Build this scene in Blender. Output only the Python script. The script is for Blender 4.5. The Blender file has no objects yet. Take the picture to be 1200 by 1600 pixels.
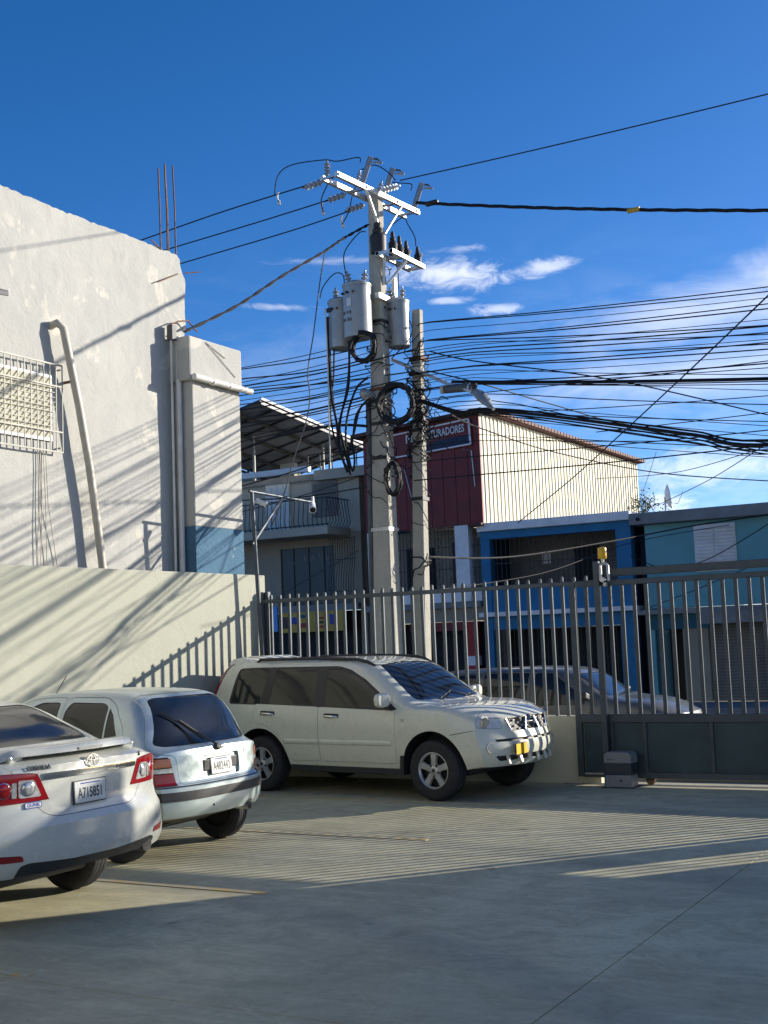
import bpy, bmesh, math, random
from mathutils import Vector, Matrix
R = math.radians
rnd = random.Random(7)
scene = bpy.context.scene
col = scene.collection

# ------------------------------------------------------------------ camera
CAM = Vector((10.266, -14.748, 1.856))
F_PX, PITCH, ROLL, YAW = 1952.2, .1011, -.0387, .5129
def _axes():
    c, s = math.cos(PITCH), math.sin(PITCH)
    f, u, r = (0, c, s), (0, -s, c), (1, 0, 0)
    cr, sr = math.cos(ROLL), math.sin(ROLL)
    r2 = tuple(cr*a + sr*b for a, b in zip(r, u)); u2 = tuple(-sr*a + cr*b for a, b in zip(r, u))
    d = (math.cos(YAW), -math.sin(YAW)); e = (-math.sin(YAW), -math.cos(YAW))
    t = lambda a: Vector((a[0]*d[0]+a[1]*d[1], -(a[0]*e[0]+a[1]*e[1]), a[2]))
    return t(r2), t(u2), t(f)
AR, AU, AF = _axes()
cd = bpy.data.cameras.new('camera'); camo = bpy.data.objects.new('camera', cd); col.objects.link(camo)
camo.matrix_world = Matrix(((AR.x, AU.x, -AF.x, CAM.x), (AR.y, AU.y, -AF.y, CAM.y), (AR.z, AU.z, -AF.z, CAM.z), (0, 0, 0, 1)))
cd.sensor_fit = 'HORIZONTAL'; cd.sensor_width = 36; cd.lens = F_PX/1200*36
cd.clip_start = .05; cd.clip_end = 5000
scene.camera = camo
# measuring: where the sight line through a photo pixel meets a plane standing in the place
def _ray(x, y): return AF + AR*((x-600)/F_PX) - AU*((y-800)/F_PX)
def wy(x, y, Y): v = _ray(x, y); return CAM + v*((Y-CAM.y)/v.y)
def wx(x, y, X): v = _ray(x, y); return CAM + v*((X-CAM.x)/v.x)

# ------------------------------------------------------------------ light
SUN_DIR = Vector((1, 1.18, .445)).normalized()
elev = math.asin(SUN_DIR.z); azim = math.atan2(SUN_DIR.x, SUN_DIR.y)
world = bpy.data.worlds.new('World'); scene.world = world; world.use_nodes = True
world.cycles.sampling_method = 'MANUAL'; world.cycles.sample_map_resolution = 256
wn, wl = world.node_tree.nodes, world.node_tree.links
wn.clear()
w_out = wn.new('ShaderNodeOutputWorld'); w_bg = wn.new('ShaderNodeBackground'); w_sky = wn.new('ShaderNodeTexSky')
w_sky.sky_type = 'NISHITA'; w_sky.sun_disc = False
w_sky.sun_elevation = elev; w_sky.sun_rotation = azim
w_sky.altitude = 50; w_sky.air_density = .6; w_sky.dust_density = .4; w_sky.ozone_density = 1.2
w_bg.inputs['Strength'].default_value = .107
def wnode(t, **k):
    n = wn.new(t)
    for a, b in k.items(): setattr(n, a, b)
    return n
def wmath(op, a, b=None, c=None):
    n = wn.new('ShaderNodeMath'); n.operation = op
    for i, v in enumerate((a, b, c)):
        if v is None: continue
        if isinstance(v, (int, float)): n.inputs[i].default_value = v
        else: wl.new(v, n.inputs[i])
    return n.outputs[0]
w_tc = wnode('ShaderNodeTexCoord')
w_nrm = wnode('ShaderNodeVectorMath', operation='NORMALIZE'); wl.new(w_tc.outputs['Generated'], w_nrm.inputs[0])
DIR = w_nrm.outputs[0]
w_sep = wnode('ShaderNodeSeparateXYZ'); wl.new(DIR, w_sep.inputs[0])
def wnoise(scale, detail, rough, mapscale, loc=(0, 0, 0), distort=0.):
    m = wnode('ShaderNodeMapping'); m.inputs['Scale'].default_value = mapscale; m.inputs['Location'].default_value = loc
    wl.new(DIR, m.inputs[0])
    n = wnode('ShaderNodeTexNoise'); n.inputs['Scale'].default_value = scale; n.inputs['Detail'].default_value = detail
    n.inputs['Roughness'].default_value = rough; n.inputs['Distortion'].default_value = distort
    wl.new(m.outputs[0], n.inputs['Vector']); return n.outputs['Fac']
def wramp(v, a, b):
    n = wnode('ShaderNodeMapRange', interpolation_type='SMOOTHSTEP'); wl.new(v, n.inputs[0])
    n.inputs[1].default_value = a; n.inputs[2].default_value = b; return n.outputs[0]
def cloud(px, py, half_w, half_h, noise, lo, hi, tilt=0.):
    """one thin cloud, a patch of noise round the direction it is seen in"""
    d = _ray(px, py).normalized()
    t = Vector((d.y, -d.x, 0)).normalized(); b = t.cross(d)
    t2 = t*math.cos(tilt) + b*math.sin(tilt); b2 = -t*math.sin(tilt) + b*math.cos(tilt)
    sub = wnode('ShaderNodeVectorMath', operation='SUBTRACT'); wl.new(DIR, sub.inputs[0]); sub.inputs[1].default_value = d
    def dot(v):
        n = wnode('ShaderNodeVectorMath', operation='DOT_PRODUCT'); wl.new(sub.outputs[0], n.inputs[0]); n.inputs[1].default_value = v
        return n.outputs['Value']
    x = wmath('DIVIDE', dot(t2), half_w/F_PX); y = wmath('DIVIDE', dot(b2), half_h/F_PX)
    r = wmath('SQRT', wmath('ADD', wmath('MULTIPLY', x, x), wmath('MULTIPLY', y, y)))
    v = wmath('SUBTRACT', wmath('ADD', noise, .42), wmath('MULTIPLY', r, .6))
    return wramp(v, lo, hi)
n_wisp = wnoise(34, 9, .68, (1, 1, 2.6), (3.1, .4, 2.2), 1.3)
n_soft = wnoise(9, 8, .62, (1, 1, 3.4), (1.7, 5.2, .3), .6)
parts = [(cloud(700, 428, 150, 34, n_wisp, .42, .95, -.06), .62), (cloud(850, 418, 90, 22, n_wisp, .45, .95, .12), .5),
         (cloud(775, 484, 70, 14, n_wisp, .45, .9), .45), (cloud(700, 470, 50, 10, n_wisp, .45, .9), .4),
         (cloud(440, 480, 90, 9, n_wisp, .45, .95, -.05), .3), (cloud(540, 407, 190, 12, n_wisp, .5, 1.0), .22),
         (cloud(720, 389, 80, 10, n_wisp, .5, 1.0), .3),
         (cloud(1120, 480, 330, 62, n_soft, .3, .95, .1), .45), (cloud(1240, 420, 160, 70, n_soft, .35, .95, .4), .5),
         (cloud(1140, 575, 360, 60, n_soft, .3, .95, .05), .4), (cloud(1120, 730, 240, 46, n_wisp, .35, .95), .5),
         (cloud(1040, 785, 60, 26, n_wisp, .4, .85), .55), (cloud(760, 630, 80, 24, n_soft, .4, .95, .2), .35)]
cl = None
for mask, k in parts:
    v = wmath('MULTIPLY', mask, k)
    cl = v if cl is None else wmath('MAXIMUM', cl, v)
# thin high veil over the whole dome, thicker towards the horizon
veil = wmath('MULTIPLY', wmath('MULTIPLY', wramp(n_soft, .42, .75), wramp(w_sep.outputs['Z'], .34, .04)), .27)
cl = wmath('MAXIMUM', cl, veil)
w_gam = wnode('ShaderNodeHueSaturation'); w_gam.inputs['Saturation'].default_value = 1.38; w_gam.inputs['Value'].default_value = 1.0
wl.new(w_sky.outputs[0], w_gam.inputs['Color'])
w_mix = wnode('ShaderNodeMix', data_type='RGBA')
w_tint = wnode('ShaderNodeMix', data_type='RGBA', blend_type='MULTIPLY'); w_tint.inputs[0].default_value = 1; w_tint.inputs[7].default_value = (.95, 1.02, 1.22, 1)
wl.new(w_gam.outputs[0], w_tint.inputs[6])
wl.new(cl, w_mix.inputs[0]); wl.new(w_tint.outputs[2], w_mix.inputs[6]); w_mix.inputs[7].default_value = (8.6, 8.7, 9.0, 1)
wl.new(w_mix.outputs[2], w_bg.inputs['Color']); wl.new(w_bg.outputs[0], w_out.inputs['Surface'])

sd = bpy.data.lights.new('sun', 'SUN'); sd.energy = 5.0; sd.angle = R(.4); sd.color = (1, .92, .80)
suno = bpy.data.objects.new('sun', sd); col.objects.link(suno)
suno.rotation_euler = SUN_DIR.to_track_quat('Z', 'Y').to_euler(); suno.location = (30, 40, 30)

vs = scene.view_settings
scene.display_settings.display_device = 'sRGB'
vs.view_transform = 'Standard'; vs.look = 'None'; vs.exposure = 0.6; vs.gamma = 1.0; vs.use_curve_mapping = False
scene.render.film_transparent = False

# ------------------------------------------------------------------ materials
def _new(name):
    m = bpy.data.materials.new(name); m.use_nodes = True
    nt = m.node_tree; return m, nt, nt.nodes['Principled BSDF']
def _tex(nt, scale, detail=4, rough=.55, coord='Object', mscale=(1, 1, 1), distort=0.):
    tc = nt.nodes.new('ShaderNodeTexCoord'); mp = nt.nodes.new('ShaderNodeMapping'); mp.inputs['Scale'].default_value = mscale
    if coord == 'World':
        g = nt.nodes.new('ShaderNodeNewGeometry'); nt.links.new(g.outputs['Position'], mp.inputs[0])
    else: nt.links.new(tc.outputs[coord], mp.inputs[0])
    n = nt.nodes.new('ShaderNodeTexNoise'); n.inputs['Scale'].default_value = scale; n.inputs['Detail'].default_value = detail
    n.inputs['Roughness'].default_value = rough; n.inputs['Distortion'].default_value = distort
    nt.links.new(mp.outputs[0], n.inputs['Vector']); return n.outputs['Fac']
def _rng(nt, v, a, b, c=0., d=1.):
    n = nt.nodes.new('ShaderNodeMapRange'); n.interpolation_type = 'SMOOTHSTEP'; nt.links.new(v, n.inputs[0])
    for i, x in enumerate((a, b, c, d)): n.inputs[i+1].default_value = x
    return n.outputs[0]
def _mix(nt, fac, a, b, mode='MIX'):
    n = nt.nodes.new('ShaderNodeMix'); n.data_type = 'RGBA'; n.blend_type = mode
    for s, v in ((0, fac), (6, a), (7, b)):
        if isinstance(v, (int, float)): n.inputs[s].default_value = v
        elif isinstance(v, tuple): n.inputs[s].default_value = (*v[:3], 1)
        else: nt.links.new(v, n.inputs[s])
    return n.outputs[2]
def _bump(nt, bsdf, h, strength, dist=.01):
    b = nt.nodes.new('ShaderNodeBump'); b.inputs['Strength'].default_value = strength; b.inputs['Distance'].default_value = dist
    nt.links.new(h, b.inputs['Height']); nt.links.new(b.outputs[0], bsdf.inputs['Normal'])
def mat(name, c, rough=.6, metal=0., vary=.12, vscale=3., bump=0., bscale=60., coat=0., spec=.5, coord='World', dirt=0., dscale=1.2):
    m, nt, b = _new(name)
    b.inputs['Roughness'].default_value = rough; b.inputs['Metallic'].default_value = metal
    b.inputs['Specular IOR Level'].default_value = spec
    if coat: b.inputs['Coat Weight'].default_value = coat; b.inputs['Coat Roughness'].default_value = .04
    colr = tuple(c)
    if vary:
        n = _tex(nt, vscale, 5, .6, coord)
        lo = tuple(x*(1-vary) for x in c); hi = tuple(min(1, x*(1+vary)) for x in c)
        colr = _mix(nt, _rng(nt, n, .3, .7), lo, hi)
    if dirt:
        d = _tex(nt, dscale, 7, .7, coord, (1, 1, .35))
        colr = _mix(nt, _rng(nt, d, .5, .8, 0, dirt), colr, (.09, .085, .07))
    if isinstance(colr, tuple): b.inputs['Base Color'].default_value = (*colr, 1)
    else: nt.links.new(colr, b.inputs['Base Color'])
    if bump: _bump(nt, b, _tex(nt, bscale, 4, .6, coord), bump, .004)
    return m

M = {}
# concrete yard: cloudy, blotched, slightly polished by traffic
def m_concrete():
    m, nt, b = _new('yard_concrete')
    big = _tex(nt, .5, 6, .66, 'World'); mid = _tex(nt, 2.3, 8, .74, 'World', distort=1.0); fine = _tex(nt, 70, 4, .7, 'World')
    streak = _tex(nt, 1.3, 7, .7, 'World', (.3, 2.6, 1), .5); sp = _tex(nt, 11, 5, .8, 'World'); oil = _tex(nt, .9, 3, .5, 'World', distort=.3)
    c = _mix(nt, _rng(nt, big, .34, .66), (.45, .415, .26), (.63, .585, .37))
    c = _mix(nt, _rng(nt, mid, .38, .66, 0, .75), c, (.37, .34, .22))
    c = _mix(nt, _rng(nt, streak, .48, .7, 0, .6), c, (.69, .645, .425))
    c = _mix(nt, _rng(nt, sp, .6, .72, 0, .55), c, (.19, .175, .115))
    c = _mix(nt, _rng(nt, fine, .5, .75, 0, .45), c, (.31, .285, .175))
    c = _mix(nt, _rng(nt, oil, .66, .8, 0, .5), c, (.17, .165, .14))
    gr = _tex(nt, 16, 7, .82, 'World', distort=.4); c = _mix(nt, _rng(nt, gr, .4, .64, .0, .3), c, (.27, .25, .165))
    gs = _tex(nt, 5, 8, .8, 'World', (.6, 1.6, 1), 1.2); c = _mix(nt, _rng(nt, gs, .52, .68, 0, .4), c, (.7, .655, .44))
    dr = _tex(nt, 2.1, 2, .4, 'World'); c = _mix(nt, _rng(nt, dr, .7, .74, 0, .45), c, (.16, .15, .11))
    # tyre scuffs: faint wide arcs where cars swing in
    tc = nt.nodes.new('ShaderNodeNewGeometry'); mp = nt.nodes.new('ShaderNodeMapping'); mp.inputs['Location'].default_value = (-2.5, 16, 0); nt.links.new(tc.outputs['Position'], mp.inputs[0])
    wv = nt.nodes.new('ShaderNodeTexWave'); wv.wave_type = 'RINGS'; wv.rings_direction = 'Z'; wv.inputs['Scale'].default_value = .12; wv.inputs['Distortion'].default_value = 1.2; wv.inputs['Detail'].default_value = 2; nt.links.new(mp.outputs[0], wv.inputs['Vector'])
    c = _mix(nt, _rng(nt, wv.outputs['Fac'], .9, .99, 0, .28), c, (.19, .185, .16))
    nt.links.new(c, b.inputs['Base Color'])
    nt.links.new(_rng(nt, mid, .3, .7, .5, .8), b.inputs['Roughness'])
    _bump(nt, b, fine, .35, .003); return m
M['yard'] = m_concrete()
def m_line():
    m, nt, b = _new('worn_yellow_line')
    w = _tex(nt, 7, 6, .75, 'World'); w2 = _tex(nt, 1.1, 3, .6, 'World')
    k = _rng(nt, w, .42, .6); k2 = _rng(nt, w2, .35, .6, .35, 1)
    mm = nt.nodes.new('ShaderNodeMath'); mm.operation = 'MULTIPLY'; nt.links.new(k, mm.inputs[0]); nt.links.new(k2, mm.inputs[1])
    nt.links.new(_mix(nt, mm.outputs[0], (.45, .42, .3), (.58, .37, .09)), b.inputs['Base Color'])
    b.inputs['Roughness'].default_value = .75; return m
M['line'] = m_line()
# old white plaster: grey weathered tint above, flaked bright patches, fine trowel relief
def m_plaster(name, base, grey, flake, fl=.62, weather=.55, relief=.3, scale=1.):
    m, nt, b = _new(name)
    a = _tex(nt, .8*scale, 6, .65, 'World'); g = _tex(nt, 3.2*scale, 7, .72, 'World', distort=.5); f = _tex(nt, 1.5*scale, 7, .6, 'World', distort=.3)
    fine = _tex(nt, 28, 5, .65, 'World'); run = _tex(nt, 3.5, 5, .6, 'World', (1, 1, .12))
    c = _mix(nt, _rng(nt, a, .32, .68, 0, weather), base, grey)
    c = _mix(nt, _rng(nt, g, .4, .75, 0, weather*.8), c, grey)
    c = _mix(nt, _rng(nt, run, .5, .8, 0, weather*.5), c, tuple(x*.8 for x in grey))
    c = _mix(nt, _rng(nt, f, fl, fl+.04, 0, .85), c, flake)
    stn = _tex(nt, 6, 6, .75, 'World', (1, 1, .5)); c = _mix(nt, _rng(nt, stn, .6, .78, 0, weather*.55), c, tuple(x*.62 for x in grey))
    nt.links.new(c, b.inputs['Base Color']); b.inputs['Roughness'].default_value = .88; b.inputs['Specular IOR Level'].default_value = .25
    mx = nt.nodes.new('ShaderNodeMath'); mx.operation = 'ADD'; nt.links.new(fine, mx.inputs[0]); nt.links.new(_rng(nt, g, .3, .8, 0, 2.), mx.inputs[1])
    _bump(nt, b, mx.outputs[0], relief, .012); return m
M['plaster'] = m_plaster('old_white_plaster', (.455, .455, .42), (.375, .378, .355), (.55, .535, .47), .59, .5)
M['cream'] = m_plaster('cream_wall_paint', (.41, .415, .335), (.375, .385, .31), (.44, .44, .355), .7, .5, .22)
M['lowwall'] = m_plaster('low_wall_plaster', (.55, .54, .41), (.47, .46, .35), (.59, .58, .44), .72, .6, .25)
M['bluepaint'] = m_plaster('faded_blue_dado', (.085, .18, .27), (.06, .135, .21), (.36, .39, .4), .66, .6, .4, 2)
M['fence'] = mat('fence_grey_paint', (.062, .08, .098), .42, .35, .15, 8, .05, 90)
M['gate'] = mat('gate_grey_paint', (.05, .066, .08), .42, .3, .15, 8, .05, 90)
M['gatepanel'] = mat('gate_sheet_teal', (.028, .056, .066), .45, .25, .2, 2.5, .08, 30, dirt=.25)
M['darksteel'] = mat('dark_steel', (.04, .042, .045), .45, .6)
M['steel'] = mat('galvanized_steel', (.5, .51, .52), .38, .8, .2, 9)
M['zinc'] = mat('bright_galvanized', (.62, .62, .6), .42, .55, .15, 9)
M['concrete'] = m_plaster('pole_concrete', (.46, .44, .37), (.37, .355, .3), (.52, .5, .42), .7, .7, .4, 3)
M['can'] = mat('transformer_grey', (.3, .315, .315), .38, .25, .08, 5, .03, 60, dirt=.15)
M['porcelain'] = mat('porcelain_grey', (.3, .32, .35), .2, 0, .1, 6)
M['black'] = mat('black_rubber', (.018, .018, .019), .55, 0, .2, 8)
M['cable'] = mat('black_cable', (.007, .008, .010), .75, 0, .2, 4)
M['cablegrey'] = mat('grey_cable', (.08, .085, .09), .6, 0, .2, 4)
M['wire'] = mat('aluminium_wire', (.2, .21, .22), .5, .5, .2, 4)
M['pvc'] = mat('white_pvc', (.66, .64, .58), .45, 0, .1, 4, dirt=.25)
M['pvcold'] = mat('old_tan_pvc', (.5, .46, .38), .5, 0, .15, 4, dirt=.3)
M['grille'] = mat('window_grille_paint', (.25, .245, .21), .55, .1, .15, 6)
M['louver'] = mat('cream_louver', (.62, .6, .48), .5, 0, .1, 4)
M['yellow'] = mat('yellow_plastic', (.75, .42, .01), .35, 0, .05)
M['motor_grey'] = mat('motor_light_grey', (.2, .21, .21), .45, 0, .08)
M['motor_dark'] = mat('motor_dark_panel', (.025, .035, .045), .35, 0, .08)
M['rust'] = mat('rusty_iron', (.16, .075, .04), .8, .2, .3, 12)
M['whitepaint'] = mat('white_paint', (.72, .73, .74), .55, 0, .08, 3, dirt=.1)
M['greyslab'] = mat('grey_slab', (.2, .215, .225), .8, 0, .15, 2, .1, 30, dirt=.35)
M['asphalt'] = mat('asphalt', (.05, .05, .052), .85, 0, .2, 2, .3, 120)
M['earth'] = mat('dry_earth', (.16, .14, .11), .95, 0, .25, .6, .3, 20)
M['pavement'] = mat('pavement', (.22, .21, .19), .9, 0, .15, 2, .2, 60)
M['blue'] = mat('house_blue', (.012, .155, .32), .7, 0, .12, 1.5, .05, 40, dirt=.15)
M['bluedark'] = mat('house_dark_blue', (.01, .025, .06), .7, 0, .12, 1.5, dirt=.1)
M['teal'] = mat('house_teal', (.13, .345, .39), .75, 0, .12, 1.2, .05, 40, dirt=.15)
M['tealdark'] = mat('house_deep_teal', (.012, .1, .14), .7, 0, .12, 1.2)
M['redmetal'] = mat('red_sheet_metal', (.15, .007, .004), .5, .1, .2, 2, dirt=.2)
M['roofred'] = mat('dark_red_trim', (.09, .03, .025), .7, .1, .2, 3)
M['corr'] = mat('cream_corrugated_sheet', (.64, .595, .43), .55, .05, .12, 1.5, dirt=.2)
M['greyhouse'] = m_plaster('grey_house_plaster', (.33, .3, .24), (.26, .24, .19), (.36, .33, .265), .7, .6, .2)
M['lighthouse'] = m_plaster('pale_house_plaster', (.45, .42, .34), (.37, .345, .28), (.49, .455, .37), .7, .6, .2)
M['shopglass'] = mat('dim_shop_glass', (.015, .02, .022), .35, 0, .1)
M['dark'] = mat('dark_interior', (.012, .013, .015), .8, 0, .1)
M['dimwall'] = mat('dim_back_wall', (.17, .165, .15), .85, 0, .15, 1.5)
M['iron'] = mat('black_wrought_iron', (.03, .03, .032), .5, .4, .1)
M['wood'] = mat('brown_window_wood', (.08, .035, .025), .6, 0, .2, 6)
M['canopy'] = mat('canopy_sheet', (.2, .21, .22), .6, .3, .2, 1.5, dirt=.3)
M['shopyellow'] = mat('shop_yellow', (.5, .32, .04), .6, 0, .1)
M['shopblue'] = mat('shop_light_blue', (.12, .32, .7), .6, 0, .1)
M['shopred'] = mat('shop_red', (.32, .02, .02), .6, 0, .1)
M['poster'] = mat('poster_white', (.6, .62, .62), .6, 0, .05)
M['leaf'] = mat('weed_leaf', (.09, .1, .03), .7, 0, .4, 30)
# cars
def m_paint(name, c, metal=0., rough=.28, flake=.0, dust=.25):
    m, nt, b = _new(name)
    d = _tex(nt, 1.7, 6, .65, 'Object'); d2 = _tex(nt, 14, 4, .6, 'Object')
    cc = _mix(nt, _rng(nt, d, .4, .75, 0, dust), c, tuple(x*.78+.03 for x in (c[0], c[1]*.98, c[2]*.9)))
    cc = _mix(nt, _rng(nt, d2, .55, .8, 0, dust*.4), cc, (.34, .32, .27))
    nt.links.new(cc, b.inputs['Base Color'])
    nt.links.new(_rng(nt, d2, .3, .75, rough, rough+.16), b.inputs['Roughness'])
    b.inputs['Metallic'].default_value = metal; b.inputs['Coat Weight'].default_value = .7; b.inputs['Coat Roughness'].default_value = .08
    return m
M['suv'] = m_paint('ivory_white_paint', (.68, .68, .56), .0, .24, dust=.13)
M['sedan'] = m_paint('white_paint_gloss', (.49, .5, .45), .0, .16, dust=.12)
M['hatch'] = m_paint('pale_silver_green_paint', (.5, .58, .57), .55, .32, dust=.2)
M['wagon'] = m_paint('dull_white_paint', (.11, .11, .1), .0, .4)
def m_glass(name, c, rough=.06):
    m, nt, b = _new(name)
    n = _tex(nt, 2.2, 5, .6, 'Object')
    nt.links.new(_rng(nt, n, .3, .8, rough, rough+.1), b.inputs['Roughness'])
    b.inputs['Base Color'].default_value = (*c, 1); b.inputs['Specular IOR Level'].default_value = .45
    b.inputs['Coat Weight'].default_value = .2; b.inputs['Coat Roughness'].default_value = .03; return m
M['glass'] = m_glass('tinted_glass', (.012, .014, .016))
M['glassgrey'] = m_glass('grey_tinted_glass', (.012, .013, .013), .05)
M['chrome'] = mat('chrome', (.78, .79, .8), .12, 1., .04)
M['silver'] = mat('alloy_silver', (.52, .52, .5), .35, .6, .1, 6)
M['tyre'] = mat('tyre_rubber', (.022, .022, .023), .78, 0, .25, 20, .3, 140, coord='Object', dirt=.3, dscale=9)
M['trim'] = mat('black_plastic_trim', (.025, .026, .028), .5, 0, .15, 8, coord='Object')
M['redlens'] = mat('red_lens', (.22, .005, .008), .15, 0, .1, 30, coat=.25, coord='Object')
M['amberlens'] = mat('amber_lens', (.36, .09, .012), .14, 0, .1, 30, coat=.6, coord='Object')
M['clearlens'] = mat('clear_lens', (.5, .5, .48), .1, .35, .25, 40, coat=.8, coord='Object')
M['headglass'] = mat('headlamp_glass', (.6, .58, .52), .14, .1, .15, 30, coat=.8, coord='Object')
M['lampwarm'] = mat('headlamp_reflector', (.62, .56, .45), .12, .45, .2, 14, coat=.8, coord='Object')
M['plate'] = mat('plate_white', (.62, .63, .6), .4, 0, .06, 30, coord='Object')
M['plateyellow'] = mat('plate_yellow', (.8, .5, .02), .4, 0, .05, 30, coord='Object')
M['ink'] = mat('ink_dark', (.015, .016, .02), .5, 0, 0)
M['inkblue'] = mat('ink_blue', (.02, .05, .3), .5, 0, 0)

# ------------------------------------------------------------------ mesh helpers
def tag(o, label=None, cat=None, group=None, kind=None):
    for k, v in (('label', label), ('category', cat), ('group', group), ('kind', kind)):
        if v: o[k] = v
    return o
def empty(name, loc=(0, 0, 0), rz=0., **k):
    o = bpy.data.objects.new(name, None); col.objects.link(o); o.location = loc; o.rotation_euler = (0, 0, rz)
    o.empty_display_size = .2
    return tag(o, **k)
def link_mesh(name, me, parent=None, loc=None, **k):
    o = bpy.data.objects.new(name, me); col.objects.link(o)
    if parent: o.parent = parent
    if loc is not None: o.location = loc
    return tag(o, **k)
def copy_tree(o, parent=None):
    c = o.copy(); col.objects.link(c); c.parent = parent
    for ch in list(o.children): copy_tree(ch, c)
    return c
class MB:
    def __init__(s): s.v = []; s.f = []
    def add(s, vs, fs):
        k = len(s.v); s.v.extend([tuple(p) for p in vs]); s.f.extend([tuple(i+k for i in f) for f in fs]); return s
    def box(s, x0, x1, y0, y1, z0, z1):
        return s.add([(x0, y0, z0), (x1, y0, z0), (x1, y1, z0), (x0, y1, z0), (x0, y0, z1), (x1, y0, z1), (x1, y1, z1), (x0, y1, z1)],
                     [(0, 3, 2, 1), (4, 5, 6, 7), (0, 1, 5, 4), (1, 2, 6, 5), (2, 3, 7, 6), (3, 0, 4, 7)])
    def bar(s, p0, p1, w, h=None, up=(0, 0, 1), w1=None, h1=None):
        p0, p1 = Vector(p0), Vector(p1); h = w if h is None else h; w1 = w if w1 is None else w1; h1 = h if h1 is None else h1
        d = (p1-p0).normalized(); up = Vector(up)
        if abs(d.dot(up)) > .98: up = Vector((0, 1, 0))
        a = d.cross(up).normalized(); b = a.cross(d).normalized()
        vs = [p + a*(i*ww/2) + b*(j*hh/2) for p, ww, hh in ((p0, w, h), (p1, w1, h1)) for i, j in ((-1, -1), (1, -1), (1, 1), (-1, 1))]
        return s.add(vs, [(3, 2, 1, 0), (4, 5, 6, 7), (0, 1, 5, 4), (1, 2, 6, 5), (2, 3, 7, 6), (3, 0, 4, 7)])
    def tube(s, pts, r, n=6, closed=False):
        pts = [Vector(p) for p in pts]; N = len(pts); rings = []; prev = None
        for i, p in enumerate(pts):
            t = (pts[(i+1) % N]-pts[i-1]) if closed else (pts[min(i+1, N-1)]-pts[max(i-1, 0)])
            t = t.normalized() if t.length > 1e-9 else Vector((0, 0, 1))
            if prev is None:
                a = t.cross(Vector((0, 0, 1)))
                if a.length < .05: a = t.cross(Vector((1, 0, 0)))
            else: a = prev - t*prev.dot(t)
            a.normalize(); prev = a; b = t.cross(a)
            rr = r[i] if isinstance(r, (list, tuple)) else r
            rings.append([p + (a*math.cos(q)+b*math.sin(q))*rr for q in (2*math.pi*k/n for k in range(n))])
        vs = [q for g in rings for q in g]; fs = []
        for i in range(N if closed else N-1):
            for k in range(n):
                j = (i+1) % N; fs.append((i*n+k, i*n+(k+1) % n, j*n+(k+1) % n, j*n+k))
        if not closed: fs += [tuple(range(n-1, -1, -1)), tuple((N-1)*n+k for k in range(n))]
        return s.add(vs, fs)
    def lathe(s, prof, org=(0, 0, 0), axis=(0, 0, 1), n=20, cap=True):
        org = Vector(org); d = Vector(axis).normalized(); a = d.orthogonal().normalized(); b = d.cross(a)
        vs = [org + d*z + (a*math.cos(q)+b*math.sin(q))*r for r, z in prof for q in (2*math.pi*k/n for k in range(n))]
        fs = [(i*n+k, i*n+(k+1) % n, (i+1)*n+(k+1) % n, (i+1)*n+k) for i in range(len(prof)-1) for k in range(n)]
        if cap: fs += [tuple(range(n-1, -1, -1)), tuple((len(prof)-1)*n+k for k in range(n))]
        return s.add(vs, fs)
    def prism(s, poly, axis, a0, a1):
        P = {'x': lambda p, t: (t, p[0], p[1]), 'y': lambda p, t: (p[0], t, p[1]), 'z': lambda p, t: (p[0], p[1], t)}[axis]
        n = len(poly)
        vs = [P(p, a0) for p in poly] + [P(p, a1) for p in poly]
        fs = [tuple(range(n-1, -1, -1)), tuple(range(n, 2*n))] + [(i, (i+1) % n, n+(i+1) % n, n+i) for i in range(n)]
        return s.add(vs, fs)
    def grid(s, fn, nu, nv):
        vs = [fn(i/nu, j/nv) for j in range(nv+1) for i in range(nu+1)]
        return s.add(vs, [(j*(nu+1)+i, j*(nu+1)+i+1, (j+1)*(nu+1)+i+1, (j+1)*(nu+1)+i) for j in range(nv) for i in range(nu)])
    def mesh(s, name, m, smooth=None, fix=True):
        me = bpy.data.meshes.new(name); me.from_pydata(s.v, [], s.f); me.update()
        if fix:
            bm = bmesh.new(); bm.from_mesh(me); bmesh.ops.recalc_face_normals(bm, faces=bm.faces); bm.to_mesh(me); bm.free()
        for x in (m if isinstance(m, (list, tuple)) else [m]): me.materials.append(M[x] if isinstance(x, str) else x)
        if smooth is not None:
            for p in me.polygons: p.use_smooth = True
            me.set_sharp_from_angle(angle=R(smooth))
        return me
    def build(s, name, m, parent=None, smooth=None, loc=None, bevel=0., fix=True, **k):
        o = link_mesh(name, s.mesh(name, m, smooth, fix), parent, loc, **k)
        if bevel:
            b = o.modifiers.new('bevel', 'BEVEL'); b.width = bevel; b.segments = 2; b.limit_method = 'ANGLE'; b.angle_limit = R(40); b.harden_normals = False
        return o
def box(name, m, ext, parent=None, bevel=0., **k): return MB().box(*ext).build(name, m, parent, bevel=bevel, **k)
def text(name, s, size, m, mtx, parent=None, depth=.002, xs=1., bold=0., **k):
    cu = bpy.data.curves.new(name, 'FONT'); cu.body = s; cu.size = size; cu.extrude = depth; cu.align_x = 'CENTER'; cu.align_y = 'CENTER'; cu.resolution_u = 3; cu.offset = bold
    t = bpy.data.objects.new(name, cu); col.objects.link(t); bpy.context.view_layer.update()
    me = bpy.data.meshes.new_from_object(t.evaluated_get(bpy.context.evaluated_depsgraph_get())); bpy.data.objects.remove(t); bpy.data.curves.remove(cu)
    me.transform(mtx @ Matrix.Diagonal((xs, 1, 1, 1))); me.materials.clear(); me.materials.append(M[m])
    return link_mesh(name, me, parent, **k)
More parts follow.
